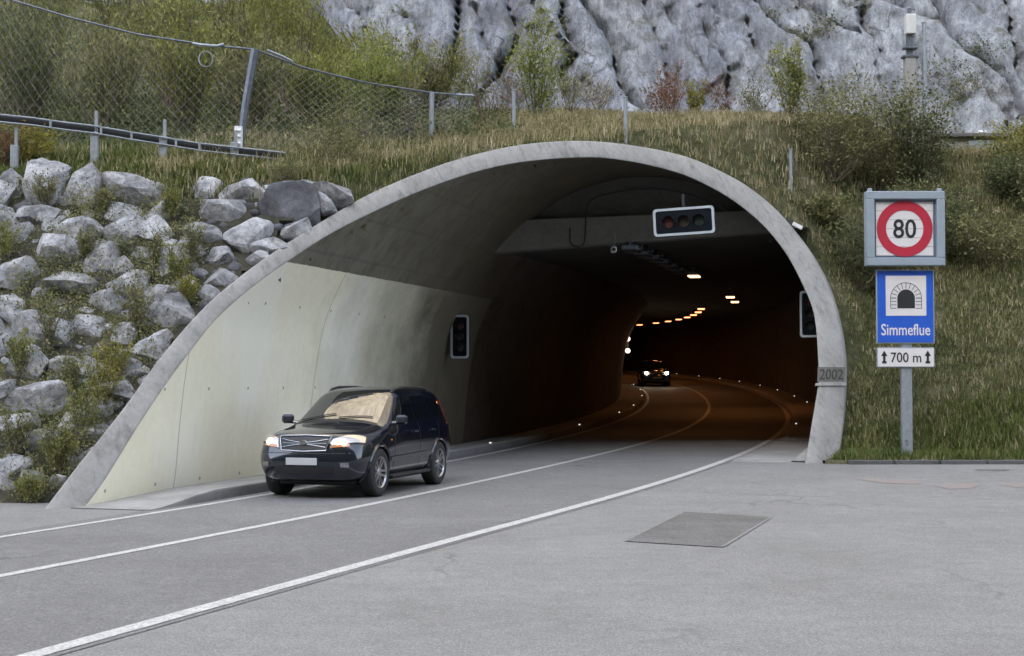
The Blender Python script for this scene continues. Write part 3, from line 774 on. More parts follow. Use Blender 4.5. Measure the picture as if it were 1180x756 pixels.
# ------------------------------------------------------------------ boulders
def boulder_mesh(name, sx, sy, sz, seed, mat):
    r = random.Random(seed)
    bm = bmesh.new(); bmesh.ops.create_icosphere(bm, subdivisions=4, radius=1)
    V = np.array([v.co[:] for v in bm.verts])
    # cut by random planes for a quarried, faceted block
    for k in range(r.randint(13, 18)):
        n = np.array([r.gauss(0, 1), r.gauss(0, 1), r.gauss(0, 1)]); n /= np.linalg.norm(n); d = r.uniform(.44, .68)
        dd = V @ n - d; m = dd > 0; V[m] -= np.outer(dd[m], n) * .96
    V += .035 * np.c_[fbm(V[:, 0] * 1.6 + seed, V[:, 1] * 1.6, V[:, 2] * 1.6, 4, seed), fbm(V[:, 0] * 1.6, V[:, 1] * 1.6 + seed, V[:, 2] * 1.6, 4, seed + 3), fbm(V[:, 0] * 1.6, V[:, 1] * 1.6, V[:, 2] * 1.6 + seed, 4, seed + 6)] * 1.6
    rad = np.linalg.norm(V, axis=1, keepdims=True)
    rg = 1 - np.abs(fbm(V[:, 0] * 2.2 + seed, V[:, 1] * 2.2, V[:, 2] * 2.2, 3, seed + 9)) * 2
    V *= 1 - .05 * np.clip(rg, 0, 1)[:, None] ** 3
    mn, mx = V.min(0), V.max(0); V = (V - (mn + mx) / 2) / (mx - mn) * np.array([sx, sy, sz])
    for v, c in zip(bm.verts, V): v.co = c
    me = bpy.data.meshes.new(name); bm.to_mesh(me); bm.free(); me.materials.append(mat)
    me.polygons.foreach_set('use_smooth', [True] * len(me.polygons))
    try: me.set_sharp_from_angle(angle=R(22))
    except Exception: pass
    return me
k1 = 2.9075
A4 = [(45, 115, 90, 110), (155, 105, 135, 170), (285, 120, 110, 140), (470, 130, 215, 85), (670, 120, 118, 88), (815, 125, 145, 85), (1100, 118, 140, 85), (10, 200, 60, 60), (130, 205, 120, 60), (400, 200, 125, 82), (530, 195, 155, 90), (755, 200, 155, 112), (960, 185, 195, 120), (1072, 160, 85, 55), (40, 270, 100, 90), (265, 265, 155, 92), (420, 265, 135, 100), (530, 262, 120, 100), (680, 265, 140, 68), (830, 275, 155, 112), (995, 250, 95, 62), (195, 335, 190, 98), (640, 325, 90, 85), (745, 335, 115, 92), (880, 312, 150, 55), (350, 360, 135, 112), (420, 375, 75, 66), (540, 370, 115, 105), (50, 405, 120, 95), (235, 430, 190, 82), (430, 430, 125, 85), (610, 440, 85, 72), (735, 410, 115, 65), (30, 520, 120, 110), (360, 500, 115, 82), (515, 470, 105, 70), (580, 532, 165, 112), (700, 465, 62, 60), (150, 600, 205, 100), (500, 640, 122, 100), (30, 625, 80, 90), (290, 580, 100, 80), (420, 600, 80, 70), (860, 352, 90, 48)]
A5 = [(100, 70, 125, 130), (440, 90, 115, 58), (385, 150, 185, 72), (120, 195, 205, 90), (335, 208, 125, 72), (65, 260, 135, 72), (310, 295, 105, 62), (100, 330, 112, 72), (210, 395, 95, 72), (195, 458, 75, 42), (20, 465, 65, 75), (50, 400, 110, 65), (15, 150, 70, 80), (225, 75, 110, 80), (255, 250, 100, 70), (190, 310, 90, 60), (290, 380, 70, 60), (310, 75, 80, 60), (110, 455, 90, 60)]
traced = [(x / k1, y / k1 + 180, w / k1, h / k1) for x, y, w, h in A4] + [(x / k1, y / k1 + 400, w / k1, h / k1) for x, y, w, h in A5]
def plane_hit(px, py):            # the stacked wall's face
    r = ray(px, py); t = (21.45 - .95 * 0 + .95 * CH) / (r.y - .95 * r.z)
    return Vector((0, 0, CH)) + r * t
bl_list = []
for i, (px, py, w, h) in enumerate(traced):
    p = plane_hit(px, py)
    a_, u_ = AU(p.x, p.y)
    sc_ = p.y / F
    bl_list.append([p, w * sc_ * 1.22, h * sc_ * 1.26, i])
# continue the wall beyond the picture
for k in range(34):
    z = .35 + (k % 9) * .62 + rnd.uniform(-.08, .08); col_ = k // 9
    x = -8.6 - .17 * z - col_ * 1.05 + rnd.uniform(-.2, .2)
    bl_list.append([Vector((x, 21.45 + .95 * z, z)), rnd.uniform(1.0, 1.3), rnd.uniform(.7, .9), 200 + k])
k = 0
for _ in range(9000):                         # wedge stones into whatever gaps are left
    z = rnd.uniform(.2, 5.45); x = rnd.uniform(-12.2, -2.6); y = 21.45 + .95 * z
    a_, u_ = AU(x, y)
    if u_ > -1.4 and a_ - SK * u_ - KL * z < .30: continue
    if u_ > -.7 and inpoly(np.array([u_ + .36]), np.array([z - .1]), MIDSEC)[0]: continue
    if x > -2.9: continue
    s_ = rnd.uniform(.26, .60)
    if all(((x - b[0].x) / ((b[1] + s_) * .5)) ** 2 + ((z - b[0].z) / ((b[2] + s_ * .75) * .5)) ** 2 > .50 for b in bl_list):
        bl_list.append([Vector((x, y + .12, z)), s_ * 1.15, s_ * .85, 400 + k]); k += 1
zs_ = sorted(b[0].z for b in bl_list)
rows_n = 10
ordw = ['', 'first', 'second', 'third', 'fourth', 'fifth', 'sixth', 'seventh', 'eighth', 'ninth', 'tenth', 'eleventh', 'twelfth', 'thirteenth', 'fourteenth', 'fifteenth', 'sixteenth', 'seventeenth', 'eighteenth', 'nineteenth', 'twentieth', 'twenty-first', 'twenty-second', 'twenty-third', 'twenty-fourth', 'twenty-fifth', 'twenty-sixth', 'twenty-seventh', 'twenty-eighth', 'twenty-ninth', 'thirtieth']
rowsd = {}
for b in bl_list:
    r_ = min(rows_n - 1, int((5.9 - b[0].z) / .6)); rowsd.setdefault(max(0, r_), []).append(b)
for r_, lst in rowsd.items():
    lst.sort(key=lambda b: -b[0].x)
    for j, (p, w, h, sd) in enumerate(lst):
        dark = sd in (12,)
        me = boulder_mesh('boulder', w, max(w, h) * .8, h * 1.12, 100 + sd, M['boulder_dark'] if dark else M['boulder'])
        o = bpy.data.objects.new('boulder', me); C.objects.link(o)
        o.location = p + Vector((0, .12 * w + .02, -.02)); o.rotation_euler = (R(-22) + rnd.uniform(-.15, .15), rnd.uniform(-.12, .12), rnd.uniform(-.25, .25))
        ar = w * h; sz_ = 'large' if ar > .62 else 'small' if ar < .28 else 'mid-sized'
        tone = 'dark' if dark else 'grey'
        tag(o, '%s %s boulder, %s from the portal rim in the %s row from the top' % (sz_, tone, ordw[j + 1], ordw[r_ + 1]), 'boulder', 'boulders of the dry stone wall')
t = NT('gap_shade_earth'); a = t.noise(4, 5, .7); t.col(t.ramp(a, [(.35, (.02, .02, .012)), (.7, (.06, .055, .032))])); t.set(Roughness=.95); t.bump(a, .8, .05); M['shaded_earth'] = t.m  # earth behind the boulders, coloured dark to paint shade into the gaps
ex = np.linspace(-16, -2.0, 57); ez = np.linspace(-.2, 5.5, 24); EX, EZ = np.meshgrid(ex, ez)
EY = 21.47 + .95 * EZ + .05 * fbm(EX * 1.5, EZ * 1.5, oct=2, seed=13)
ea = (EX - L0[0]) * D0[0] + (EY - L0[1]) * D0[1]; eu = (EX - L0[0]) * P0[0] + (EY - L0[1]) * P0[1]
ok_ = (ea - SK * eu - KL * EZ > .35) | (eu < -.5)
ok_ = ok_[:-1, :-1] & ok_[1:, :-1] & ok_[:-1, 1:] & ok_[1:, 1:] & ~inpoly(eu[:-1, :-1] + .25, EZ[:-1, :-1], MIDSEC) & ~inpoly(eu[1:, 1:] + .25, EZ[1:, 1:], MIDSEC)
o = grid_obj('ground', np.c_[EX.ravel(), EY.ravel(), EZ.ravel()], len(ex), len(ez), M['shaded_earth'], keep=ok_.ravel()); tag(o, kind='structure')
# rubble filling the joints
V_ = []; F_ = []
ico = bmesh.new(); bmesh.ops.create_icosphere(ico, subdivisions=1, radius=1); iv = np.array([v.co[:] for v in ico.verts]); fi = np.array([[q.index for q in f.verts] for f in ico.faces]); ico.free()
for k in range(700):
    z = rnd.uniform(.05, 5.6); x = rnd.uniform(-13, -2.5); y = 21.55 + .95 * z - rnd.uniform(-.05, .05)
    a_, u_ = AU(x, y)
    if a_ - SK * u_ - KL * z < .1 and u_ > -.3: continue
    if u_ > -.4 and inpoly(np.array([u_ + .25]), np.array([z]), MIDSEC)[0]: continue
    s_ = rnd.uniform(.05, .15); pert = iv * (1 + rng.uniform(-.3, .3, (len(iv), 1))) * np.array([1.2, 1, .8]) * s_
    F_.append(fi + len(V_) * len(iv)); V_.append(pert + np.array([x, y, z]))
o = raw_mesh('rubble', np.concatenate(V_), np.concatenate(F_), 3, M['boulder_dark']); tag(o, kind='stuff')

# ------------------------------------------------------------------ vegetation
def blades(name, P, hmin, hmax, wd, k, mat, spread=.12, lean=.35, hs=None):
    """tufts of bent grass blades at points P"""
    n = len(P) * k
    B = np.repeat(P, k, 0) + np.c_[rng.normal(0, spread, n), rng.normal(0, spread, n), np.zeros(n) - .03]
    H = rng.uniform(hmin, hmax, n) * (1 if hs is None else np.repeat(hs, k))
    ang = rng.uniform(0, 2 * math.pi, n); dx, dy = np.cos(ang), np.sin(ang)
    wv_ = np.c_[-dy, dx, 0 * dx] * (wd * rng.uniform(.6, 1.3, n))[:, None]
    ln = rng.uniform(.1, 1, n) * lean
    mid = B + np.c_[dx * ln * H * .35, dy * ln * H * .35, H * .6]; tip = B + np.c_[dx * ln * H, dy * ln * H, H * (1 - .25 * ln)]
    V = np.stack([B - wv_, B + wv_, mid + wv_ * .7, mid - wv_ * .7, tip], 1).reshape(-1, 3)
    i = np.arange(n)[:, None] * 5
    Fq = np.concatenate([i + [0, 1, 2], i + [0, 2, 3], i + [3, 2, 4]])
    return raw_mesh(name, V, Fq, 3, mat)
def scatter(n, x0, x1, y0, y1, dens=None, seedo=0):
    X_ = rng.uniform(x0, x1, n); Y_ = rng.uniform(y0, y1, n)
    Z_ = T(X_, Y_)
    a_ = (X_ - L0[0]) * D0[0] + (Y_ - L0[1]) * D0[1]; u_ = (X_ - L0[0]) * P0[0] + (Y_ - L0[1]) * P0[1]
    ok = (Z_ > .06) & ~inpoly(u_, Z_, [tuple(v) for v in OUT + (OUT - cen) * .01] + [(9.7, -3), (-.3, -3)])
    if dens is not None: ok &= rng.random(n) < dens(X_, Y_, Z_)
    return np.c_[X_, Y_, Z_][ok]
# right bank
fade = lambda X_, Y_, Z_: np.clip(.9 + .9 * fbm(X_ * .6, Y_ * .6, oct=3, seed=5), .12, 1)
P = scatter(30000, 6.5, 18, 30.7, 41.5, fade)
P = P[AU(P[:, 0], P[:, 1])[1] > 9.3]
o = blades('grass', P[::2], .07, .22, .010, 7, LF['grass'], .11, .9); tag(o, kind='stuff')
o = blades('grass', P[1::4], .06, .24, .009, 7, LF['straw'], .14, 1.0); tag(o, kind='stuff')
o = blades('grass', P[3::4], .06, .20, .009, 7, LF['green'], .14, 1.0); tag(o, kind='stuff')
P = scatter(3200, 6.8, 19, 30.6, 32.4, None); P = P[AU(P[:, 0], P[:, 1])[1] > 9.6]
o = blades('grass', P, .10, .34, .012, 7, LF['green'], .09, .7); tag(o, kind='stuff')
# straw coloured meadow over the mouth
P = scatter(34000, -7, 19, 26.5, 47, lambda X_, Y_, Z_: np.where(Z_ > 5.0, np.clip(.9 + .6 * fbm(X_ * .5, Y_ * .5, oct=2, seed=6), .2, 1), 0) * np.where((X_ < 12) | (Y_ > 38), 1, .5))
o = blades('grass', P, .12, .36, .010, 7, LF['straw'], .12, .95); tag(o, kind='stuff')
P = scatter(5200, -5, 14, 26.5, 36, lambda X_, Y_, Z_: (Z_ > 4.6) * 1.0)
o = blades('grass', P, .10, .30, .011, 7, LF['grass'], .12, .9); tag(o, kind='stuff')
# fresh grass on the ledge over the boulders
P = scatter(9000, -14, -1.5, 26.2, 31, lambda X_, Y_, Z_: (Z_ > 5.25) * np.clip(.9 + .8 * fbm(X_ * .9, Y_ * .9, oct=2, seed=8), .15, 1))
o = blades('grass', P, .07, .24, .011, 9, LF['green'], .12, .95); tag(o, kind='stuff')
P = scatter(900, -14, -1.5, 26.2, 30, lambda X_, Y_, Z_: (Z_ > 5.2) * .8)
o = blades('grass', P, .15, .42, .010, 5, LF['straw'], .14, .8); tag(o, kind='stuff')

def leaf_cloud(P, Dr, size, aspect, jitter=.6):
    """one folded diamond per leaf at P, pointing roughly along Dr"""
    n = len(P)
    d = Dr + rng.normal(0, jitter, (n, 3)); d /= np.linalg.norm(d, axis=1, keepdims=True) + 1e-9
    r = rng.normal(0, 1, (n, 3)); s = np.cross(d, r); s /= np.linalg.norm(s, axis=1, keepdims=True) + 1e-9
    L_ = (size * rng.uniform(.6, 1.3, n))[:, None]; w = L_ * aspect * .5
    V = np.stack([P, P + d * L_ * .45 + s * w, P + d * L_, P + d * L_ * .45 - s * w], 1).reshape(-1, 3)
    return V, (np.arange(n)[:, None] * 4 + [0, 1, 2, 3])
def shrub(pos, h, w, kind, label, n=2600, leaf=.07, aspect=.4, stems=9, upright=.6, name='shrub', group=None, cat='shrub', twig=True, gap=0.0, jitter=.6, bare=.25, flat=1.0):
    root = empty(name, pos, label=label, cat=cat, group=group)
    mb = MB(); LP = []; LD = []
    for s in range(stems):
        az = rnd.uniform(0, 2 * math.pi); rr = w * .5 * math.sqrt(rnd.uniform(.03, 1)); hh = h * rnd.uniform(.62, 1.0) * (1 - .35 * (rr / (w * .5)) ** 2 * (1 - upright))
        ex, ey = rr * math.cos(az), rr * math.sin(az) * flat
        pts = []
        bx, by = ex * .15, ey * .15
        wob = rnd.uniform(-.12, .12) * w
        for k in range(7):
            q = k / 6
            pts.append(Vector((bx + (ex - bx) * q ** (1.5 if upright > .5 else .9) + wob * math.sin(q * 3), by + (ey - by) * q ** (1.5 if upright > .5 else .9), hh * q)))
        mb.tube(pts, [max(.004, .018 * h / 2.5 * (1 - q / 6.6)) for q in range(7)], 5, caps=False)
        nt = 7
        for b in range(nt):
            q = bare + (1 - bare) * (b + rnd.random()) / nt
            i = min(int(q * 6), 5); f = q * 6 - i; p = pts[i].lerp(pts[i + 1], f)
            az2 = rnd.uniform(0, 6.28); ll = (.16 + .22 * (1 - q)) * max(w, h * .5) * rnd.uniform(.5, 1.2)
            dr = Vector((math.cos(az2) * (1 - upright * .6), math.sin(az2) * (1 - upright * .6) * flat, .25 + upright * .8)).normalized()
            e = p + dr * ll
            if twig: mb.tube([p, p.lerp(e, .5) + Vector((0, 0, ll * .04)), e], [.006, .005, .003], 3, caps=False)
            m = max(3, int(n / stems / nt))
            if rnd.random() < gap: m = m // 5
            tt = rng.random(m) ** .8
            pp = np.array(p)[None] + np.array(dr)[None] * (tt * ll)[:, None] * 1.08 + rng.normal(0, .055 * max(w, h * .4), (m, 3)) * np.array([1, flat, .8])
            LP.append(pp); LD.append(np.repeat(np.array(dr)[None], m, 0))
    LP = np.concatenate(LP); LD = np.concatenate(LD); ok = LP[:, 2] > .02; LP = LP[ok]; LD = LD[ok]
    V, Fc = leaf_cloud(LP, LD, leaf, aspect, jitter)
    raw_mesh('foliage', V, Fc, 4, LF[kind], root)
    mb.build('stem', M['bark'], root)
    return root
def sh(px, py, h, w, kind, label, y=None, **k):
    p = hit(px, py) if y is None else ground_at(at(px, py, y).x, y)
    return shrub(p - Vector((0, 0, .05)), h, w, kind, label, **k)

# willow thicket behind the net, from the edge of the picture towards the cliff
G = 'willow thicket behind the rockfall net'
specs = [(-15.0, 37, 5.2, 3.6, 'dark'), (-12.6, 36.2, 5.4, 3.4, 'olive'), (-10.6, 37.5, 5.6, 3.4, 'willow'), (-8.7, 36.4, 5.0, 3.2, 'olive'), (-7.2, 37.6, 5.0, 3.0, 'willow'), (-5.6, 36.6, 4.4, 2.8, 'willow'), (-11.5, 33.2, 3.2, 3.0, 'dark'), (-9.4, 32.4, 3.0, 2.8, 'olive'), (-7.5, 32.8, 3.1, 2.8, 'willow'), (-5.9, 32.2, 2.6, 2.4, 'olive'), (-13.8, 41.5, 5.5, 3.8, 'willow'), (-10.2, 42, 5.4, 3.6, 'willow'), (-7.0, 42, 4.6, 3.2, 'lime'), (-4.4, 33.2, 1.9, 2.2, 'willow'), (-3.0, 34.5, 1.6, 2.0, 'lime'), (-4.3, 38.6, 2.6, 2.6, 'willow'), (-2.2, 37.5, 1.9, 2.2, 'olive')]
lab = ['dark green willow shrub at the far end of the thicket', 'tall olive willow shrub behind the sagging top cable', 'tall yellow-green willow behind the start of the guardrail', 'olive willow shrub behind the first guardrail post', 'light green willow shrub above the wire ring on the net', 'upright light green willow behind the leaning net post', 'low dark shrub just behind the first guardrail posts', 'low olive shrub between the second guardrail post and net', 'low willow shrub behind the white post foot', 'olive shrub behind the net beside the leaning post', 'tall pale willow rising out of the top of the picture', 'pale willow high on the slope below the grey cliff', 'yellow-green willow against the cliff above the leaning post', 'leafy willow shrub at the lowered end of the net', 'low lime green shrub behind the short net post', 'thin willow shrub between the thicket and the cliff foot', 'sparse olive shrub at the foot of the cliff past the thicket']
for (x, y, h, w, kd), lb in zip(specs, lab):
    shrub(ground_at(x, y), h, w, kd, lb, n=4600, leaf=.13, aspect=.26, stems=15, upright=.85, group=G, jitter=.38, bare=.1, name='willow_shrub')
sh(30, 182, 1.0, 1.5, 'yellow', 'yellow-brown climbing shrub over the start of the guardrail', y=28.1, n=2200, leaf=.07, upright=.2, stems=12, bare=.05)
sh(8, 182, 1.1, 1.0, 'rust', 'rusty shrub beside the start of the guardrail', y=28.0, n=1300, leaf=.07, upright=.3, bare=.05)
# over the mouth
sh(420, 200, 2.4, 1.9, 'lime', 'fresh green shrub behind the net just over the rim', y=31.0, n=2600, leaf=.09, aspect=.35, upright=.7, gap=.3)
sh(385, 205, 1.3, 1.7, 'olive', 'brown-green shrub where the rim meets the boulders', y=28.2, n=1900, leaf=.07, upright=.4, gap=.2)
sh(470, 175, 2.0, 1.5, 'olive', 'sparse brownish shrub beside the short white net post', y=31.5, n=1300, leaf=.07, upright=.7, gap=.5)
sh(560, 150, 2.1, 1.8, 'olive', 'thin brown shrub at the end of the net', y=34.5, n=1100, leaf=.07, upright=.75, gap=.5)
sh(618, 125, 3.0, 2.6, 'lime', 'yellow-green young willow standing over the middle of the mouth', y=38.5, n=4600, leaf=.10, aspect=.32, upright=.7, bare=.1)
sh(757, 130, 1.5, 1.9, 'rust', 'reddish brown shrub with bare twigs against the cliff', y=39.5, n=1700, leaf=.085, upright=.55, gap=.3, bare=.2)
sh(800, 130, 1.2, .9, 'yellow', 'small yellowish sapling beside the reddish shrub', y=39.5, n=900, leaf=.085, upright=.9)
sh(912, 150, 2.4, 1.5, 'willow', 'upright green sapling beside the third fence post', y=38.5, n=2800, leaf=.10, aspect=.34, upright=.8, bare=.1)
for px, Y, h, w, kd, n_, lb in ((655, 43, 1.5, 1.5, 'olive', 500, 'thin brown scrub beside the yellow-green young willow'), (690, 44, 1.0, 1.4, 'straw', 350, 'dry scrub on the skyline before the reddish shrub'), (835, 42, 1.2, 1.3, 'rust', 350, 'dry reddish scrub between the two saplings'), (870, 41, 1.1, 1.4, 'olive', 500, 'low scrub beside the upright green sapling'), (585, 40, 1.6, 1.3, 'rust', 420, 'brown scrub between the net end and the young willow'), (525, 37, 1.8, 1.6, 'willow', 900, 'soft green scrub behind the end of the net'), (450, 36, 2.4, 2.0, 'willow', 1500, 'soft green willow behind the lowering cable'), (775, 42, 1.9, .8, 'rust', 420, 'tall brown stem cluster beside the reddish shrub')):
    x_ = at(px, 150, Y).x; shrub(ground_at(x_, Y), h * 1.15, w * 1.25, kd, lb, n=n_ * 2, leaf=.09, aspect=.35, stems=9, upright=.75, gap=.35, bare=.05)
# large bushes over the right shoulder of the portal
G = 'bushes on the bank above the road signs'
for px, py, Y, h, w, kd, lb in ((958, 215, 37.8, 3.0, 3.0, 'olive', 'broad grey-green bush beside the portal shoulder'), (1010, 200, 38.8, 3.3, 3.2, 'olive', 'tall olive bush right below the concrete mast'), (1060, 205, 38.8, 3.2, 2.6, 'dark', 'tall dark bush between the mast and the shed'), (990, 245, 36.2, 2.1, 2.8, 'dark', 'low dark bush above the speed limit sign'), (1072, 250, 36.3, 2.4, 2.8, 'dark', 'dense dark bush behind the top of the speed limit sign'), (1140, 250, 36.0, 1.5, 2.8, 'olive', 'brownish low bush on the bank beyond the signs'), (1170, 215, 38.2, 1.3, 2.2, 'dark', 'dark bush under the yellow one by the shed'), (952, 232, 36.6, .9, 1.5, 'grass', 'low straw-coloured bush touching the portal rim'), (1215, 230, 37.5, 2.0, 3.0, 'olive', 'olive bush cut by the edge of the picture')):
    p = at(px, py, Y); shrub(ground_at(p.x, Y) - Vector((0, 0, .1)), h, w, kd, lb, n=6500, leaf=.095, aspect=.5, stems=26, upright=.4, group=G, jitter=.8, bare=.05, gap=.35)
p = at(1178, 200, 39.3); shrub(ground_at(p.x, 39.3), 1.5, 2.4, 'yellow', 'bright yellow-green bush beside the small shed', n=3600, leaf=.08, aspect=.5, stems=18, upright=.3, bare=.05)
# bushes clinging to the cliff
for px, py, h, w, kd, lb in ((1110, 92, 1.7, 3.4, 'dark', 'dark bush on the cliff ledge beyond the mast'), (1140, 70, 1.4, 2.6, 'dark', 'upper dark bush on the cliff beyond the mast'), (1128, 112, 1.3, 2.2, 'olive', 'lower olive bush in the cliff gully'), (448, 20, 1.0, 1.2, 'olive', 'small tuft of green at the top of the bare cliff'), (527, 62, 1.3, .8, 'olive', 'narrow tuft in the crack of the cliff'), (657, 35, 1.5, .9, 'olive', 'tuft in the dark crack above the yellow-green willow'), (940, 45, 1.0, 2.4, 'olive', 'low growth on a cliff ledge above the portal shoulder'), (1000, 10, 1.1, 2.2, 'olive', 'growth high on the cliff beside the mast head'), (905, 20, .9, 2.0, 'olive', 'thin growth high on the cliff over the green sapling'), (960, 30, .9, 1.6, 'dark', 'dark low growth on the cliff beside the ledge')):
    r = ray(px, py); yy = np.arange(44, 80, .05); t_ = yy / r.y; g = cliff_y(r.x * t_, CH + r.z * t_) - yy; k = np.where(g < 0)[0]; i = k[0] if len(k) else 300
    p = Vector((r.x * t_[i], yy[i] + .3, CH + r.z * t_[i] - h * .35))
    shrub(p, h, w, kd, lb, n=1500 if w > 2 else 650, leaf=.11, aspect=.5, stems=12, upright=.3, group='growth on the cliff', jitter=.9, bare=.0, gap=.3, flat=.5, name='cliff_shrub')
# weeds among the boulders
G = 'weeds growing between the boulders'
wl = [(118, 470, .9, .75, 'yellow', 'tall yellow-green weed in the middle of the boulder wall'), (95, 500, .85, .7, 'willow', 'green weed below the yellow-green one'), (78, 540, .8, .6, 'olive', 'dark stemmed weed low in the boulder wall'), (136, 436, .7, .6, 'yellow', 'yellow weed nearer the rim in the boulder wall'), (40, 578, .45, .6, 'willow', 'leafy weed at the foot of the boulder wall'), (66, 545, .7, .6, 'willow', 'green weed halfway to the wall foot'), (60, 400, .9, .7, 'olive', 'grey seeded weed in the upper boulder wall'), (25, 430, .8, .6, 'willow', 'weed at the picture edge above the wall foot'), (205, 328, .75, .5, 'willow', 'weed under the bright stone near the rim'), (178, 310, .7, .5, 'olive', 'thin weed between two pale boulders'), (225, 300, .7, .55, 'olive', 'brown weed halfway along the portal rim'), (160, 380, .8, .7, 'olive', 'brown-green weed above the yellow ones'), (218, 348, .45, .4, 'yellow', 'yellow tuft right beside the rim'), (100, 300, .6, .5, 'olive', 'small weed among the large boulders'), (330, 215, .5, .9, 'olive', 'brown weed hanging over the dark boulder'), (55, 240, .6, .8, 'olive', 'dry weed over the tall pale boulder'), (120, 250, .6, .6, 'olive', 'dry weed beside the tall pale boulder'), (200, 250, .5, .5, 'willow', 'weed tuft in the second row of boulders'), (10, 300, .7, .6, 'willow', 'green weed by the edge of the picture'), (20, 520, .6, .5, 'olive', 'dull weed low at the picture edge'), (80, 455, .7, .5, 'olive', 'dull weed beside the tall yellow-green one')]
for px, py, h, w, kd, lb in wl:
    p = plane_hit(px, py) + Vector((0, -.12, -.05))
    shrub(p, h * 1.05, w, kd, lb, n=900, leaf=.05, aspect=.45, stems=9, upright=.75, group=G, jitter=.8, bare=.1, name='weed', cat='weed', flat=.6)
# low weeds in the wall's joints and on the bank: nobody could count them
PP = []
for k in range(1700):
    z = rnd.uniform(.1, 5.6); x = rnd.uniform(-12.5, -2.8); y = 21.4 + .95 * z
    a_, u_ = AU(x, y)
    if a_ - SK * u_ - KL * z < .3 and u_ > -1.0: continue
    if u_ > -.35: continue
    if vnoise(np.array([x * .8]), np.array([z * .8]), seed=4)[0] < -.15: continue
    m = rnd.randint(25, 60); s_ = rnd.uniform(.08, .22)
    PP.append(np.array([x, y - .06, z]) + rng.normal(0, 1, (m, 3)) * np.array([s_, s_ * .5, s_ * .9]))
PP = np.concatenate(PP); V, Fc = leaf_cloud(PP, np.tile([0, -.2, .8], (len(PP), 1)), .055, .5, .8); o = raw_mesh('undergrowth', V, Fc, 4, LF['olive']); tag(o, kind='stuff')
P1 = scatter(2600, 6.5, 18, 30.8, 42, lambda X_, Y_, Z_: np.clip(.1 + 1.0 * fbm(X_ * .5 + 5, Y_ * .5, oct=3, seed=15) + .25 * (Z_ - 3) / 4, 0, 1)); P1 = P1[AU(P1[:, 0], P1[:, 1])[1] > 9.6]
P2 = scatter(900, -3, 14, 27, 40, lambda X_, Y_, Z_: (Z_ > 4.8) * .5)
P3 = scatter(1500, -16, 0, 31, 40, lambda X_, Y_, Z_: (Z_ > 5.5) * .9)
for Pn, kd, ls in ((P1, 'olive', .055), (P2, 'olive', .06), (P3, 'dark', .10)):
    PP = np.repeat(Pn, 22, 0) + rng.normal(0, 1, (len(Pn) * 22, 3)) * np.array([.16, .16, .12]) + [0, 0, .14]
    V, Fc = leaf_cloud(PP, np.tile([0, -.1, .8], (len(PP), 1)), ls, .5, .8); o = raw_mesh('undergrowth', V, Fc, 4, LF[kd]); tag(o, kind='stuff')

# ------------------------------------------------------------------ guardrail and rockfall net
gp_ = [(17, 176, 147), (109, 182, 128), (188, 187, 138), (270, 188, 150)]
YR = [27.4, 27.7, 28.0, 28.3]
root = empty('guardrail', at(109, 182, 27.7), label='galvanised guardrail on the grass ledge above the boulder wall', cat='guardrail')
ro = Vector(root.location)
for (px, pb, pt_), Y in zip(gp_, YR):
    b = at(px, pb, Y) - ro; b.z = float(T(b.x + ro.x, Y)) - ro.z - .05; tp = at(px, pt_, Y) - ro; 
    mb = MB(); hh = tp.z - b.z
    mb.box((b.x, b.y, b.z + hh * .32), (.15, .10, hh * .64), bev=.01); mb.box((b.x + .03, b.y - .01, b.z + hh * .5), (.06, .05, hh), bev=.006)
    mb.build('post', M['rail'], root)
rl = [(-30, 134, 27.2), (40, 141, 27.45), (75, 146, 27.6), (109, 150, 27.7), (150, 157, 27.85), (188, 163, 28.0), (230, 170, 28.15), (275, 175, 28.3), (330, 181, 28.6)]
for nm, dz, th_ in (('top_rail', .07, .02), ('lower_rail', -.07, .018)):
    mb = MB(); mb.tube([at(px, py, Y) - ro + Vector((0, -.08, dz)) for px, py, Y in rl], th_, 6); mb.build(nm, M['rail'], root)
mb = MB(); pts = [at(px, py, Y) - ro for px, py, Y in rl]
for i in range(len(pts) - 1):
    p, q = pts[i], pts[i + 1]; h_ = Vector((0, 0, .07)); mb.add([p - h_, q - h_, q + h_, p + h_], [(0, 1, 2, 3)])
mb.build('rail_web', M['black'], root)
for px, py, Y in [(60, 144, 27.5), (118, 151.5, 27.73), (153, 157.5, 27.86), (204, 165.5, 28.06), (231, 170, 28.15)]:
    mb = MB(); mb.box(at(px, py, Y) - ro + Vector((0, -.09, 0)), (.04, .03, .17)); mb.build('rail_bracket', M['rail'], root)

root = empty('rockfall_net', at(275, 182, 29.0), label='diamond mesh rockfall net hung from a sagging cable on posts', cat='net fence')
ro = Vector(root.location)
mb = MB(); mb.tube([at(275, 184, 29) - ro, at(283, 120, 29) - ro, at(294, 57, 29) - ro], [.075, .08, .09], 6); mb.build('post', M['steel'], root)
mb = MB(); mb.tube([at(274.5, 186, 28.9) - ro, at(275, 146, 28.9) - ro], .085, 12)
for py in (150, 157, 165, 173): mb.tube([at(271.5, py, 28.8) - ro, at(278, py + .5, 28.8) - ro], .02, 6)
mb.build('post_foot', M['white_metal'], root)
mb = MB(); mb.tube([at(497, 158, 31.2) - ro, at(497.5, 106, 31.2) - ro], .055, 8); mb.build('post', M['galv'], root)
cable = [(-40, -16, 29), (20, 2, 29), (80, 20, 29), (160, 40, 29), (240, 52, 29), (294, 57, 29), (350, 78, 29.5), (420, 95, 30.3), (497, 107, 31.2), (548, 111, 31.8)]
cm = np.array([list(at(*c)) for c in cable]); s_c = np.r_[0, np.cumsum(np.linalg.norm(np.diff(cm, axis=0), axis=1))]
ss = np.linspace(0, s_c[-1], 60); cp = np.c_[[np.interp(ss, s_c, cm[:, i]) for i in range(3)]].T
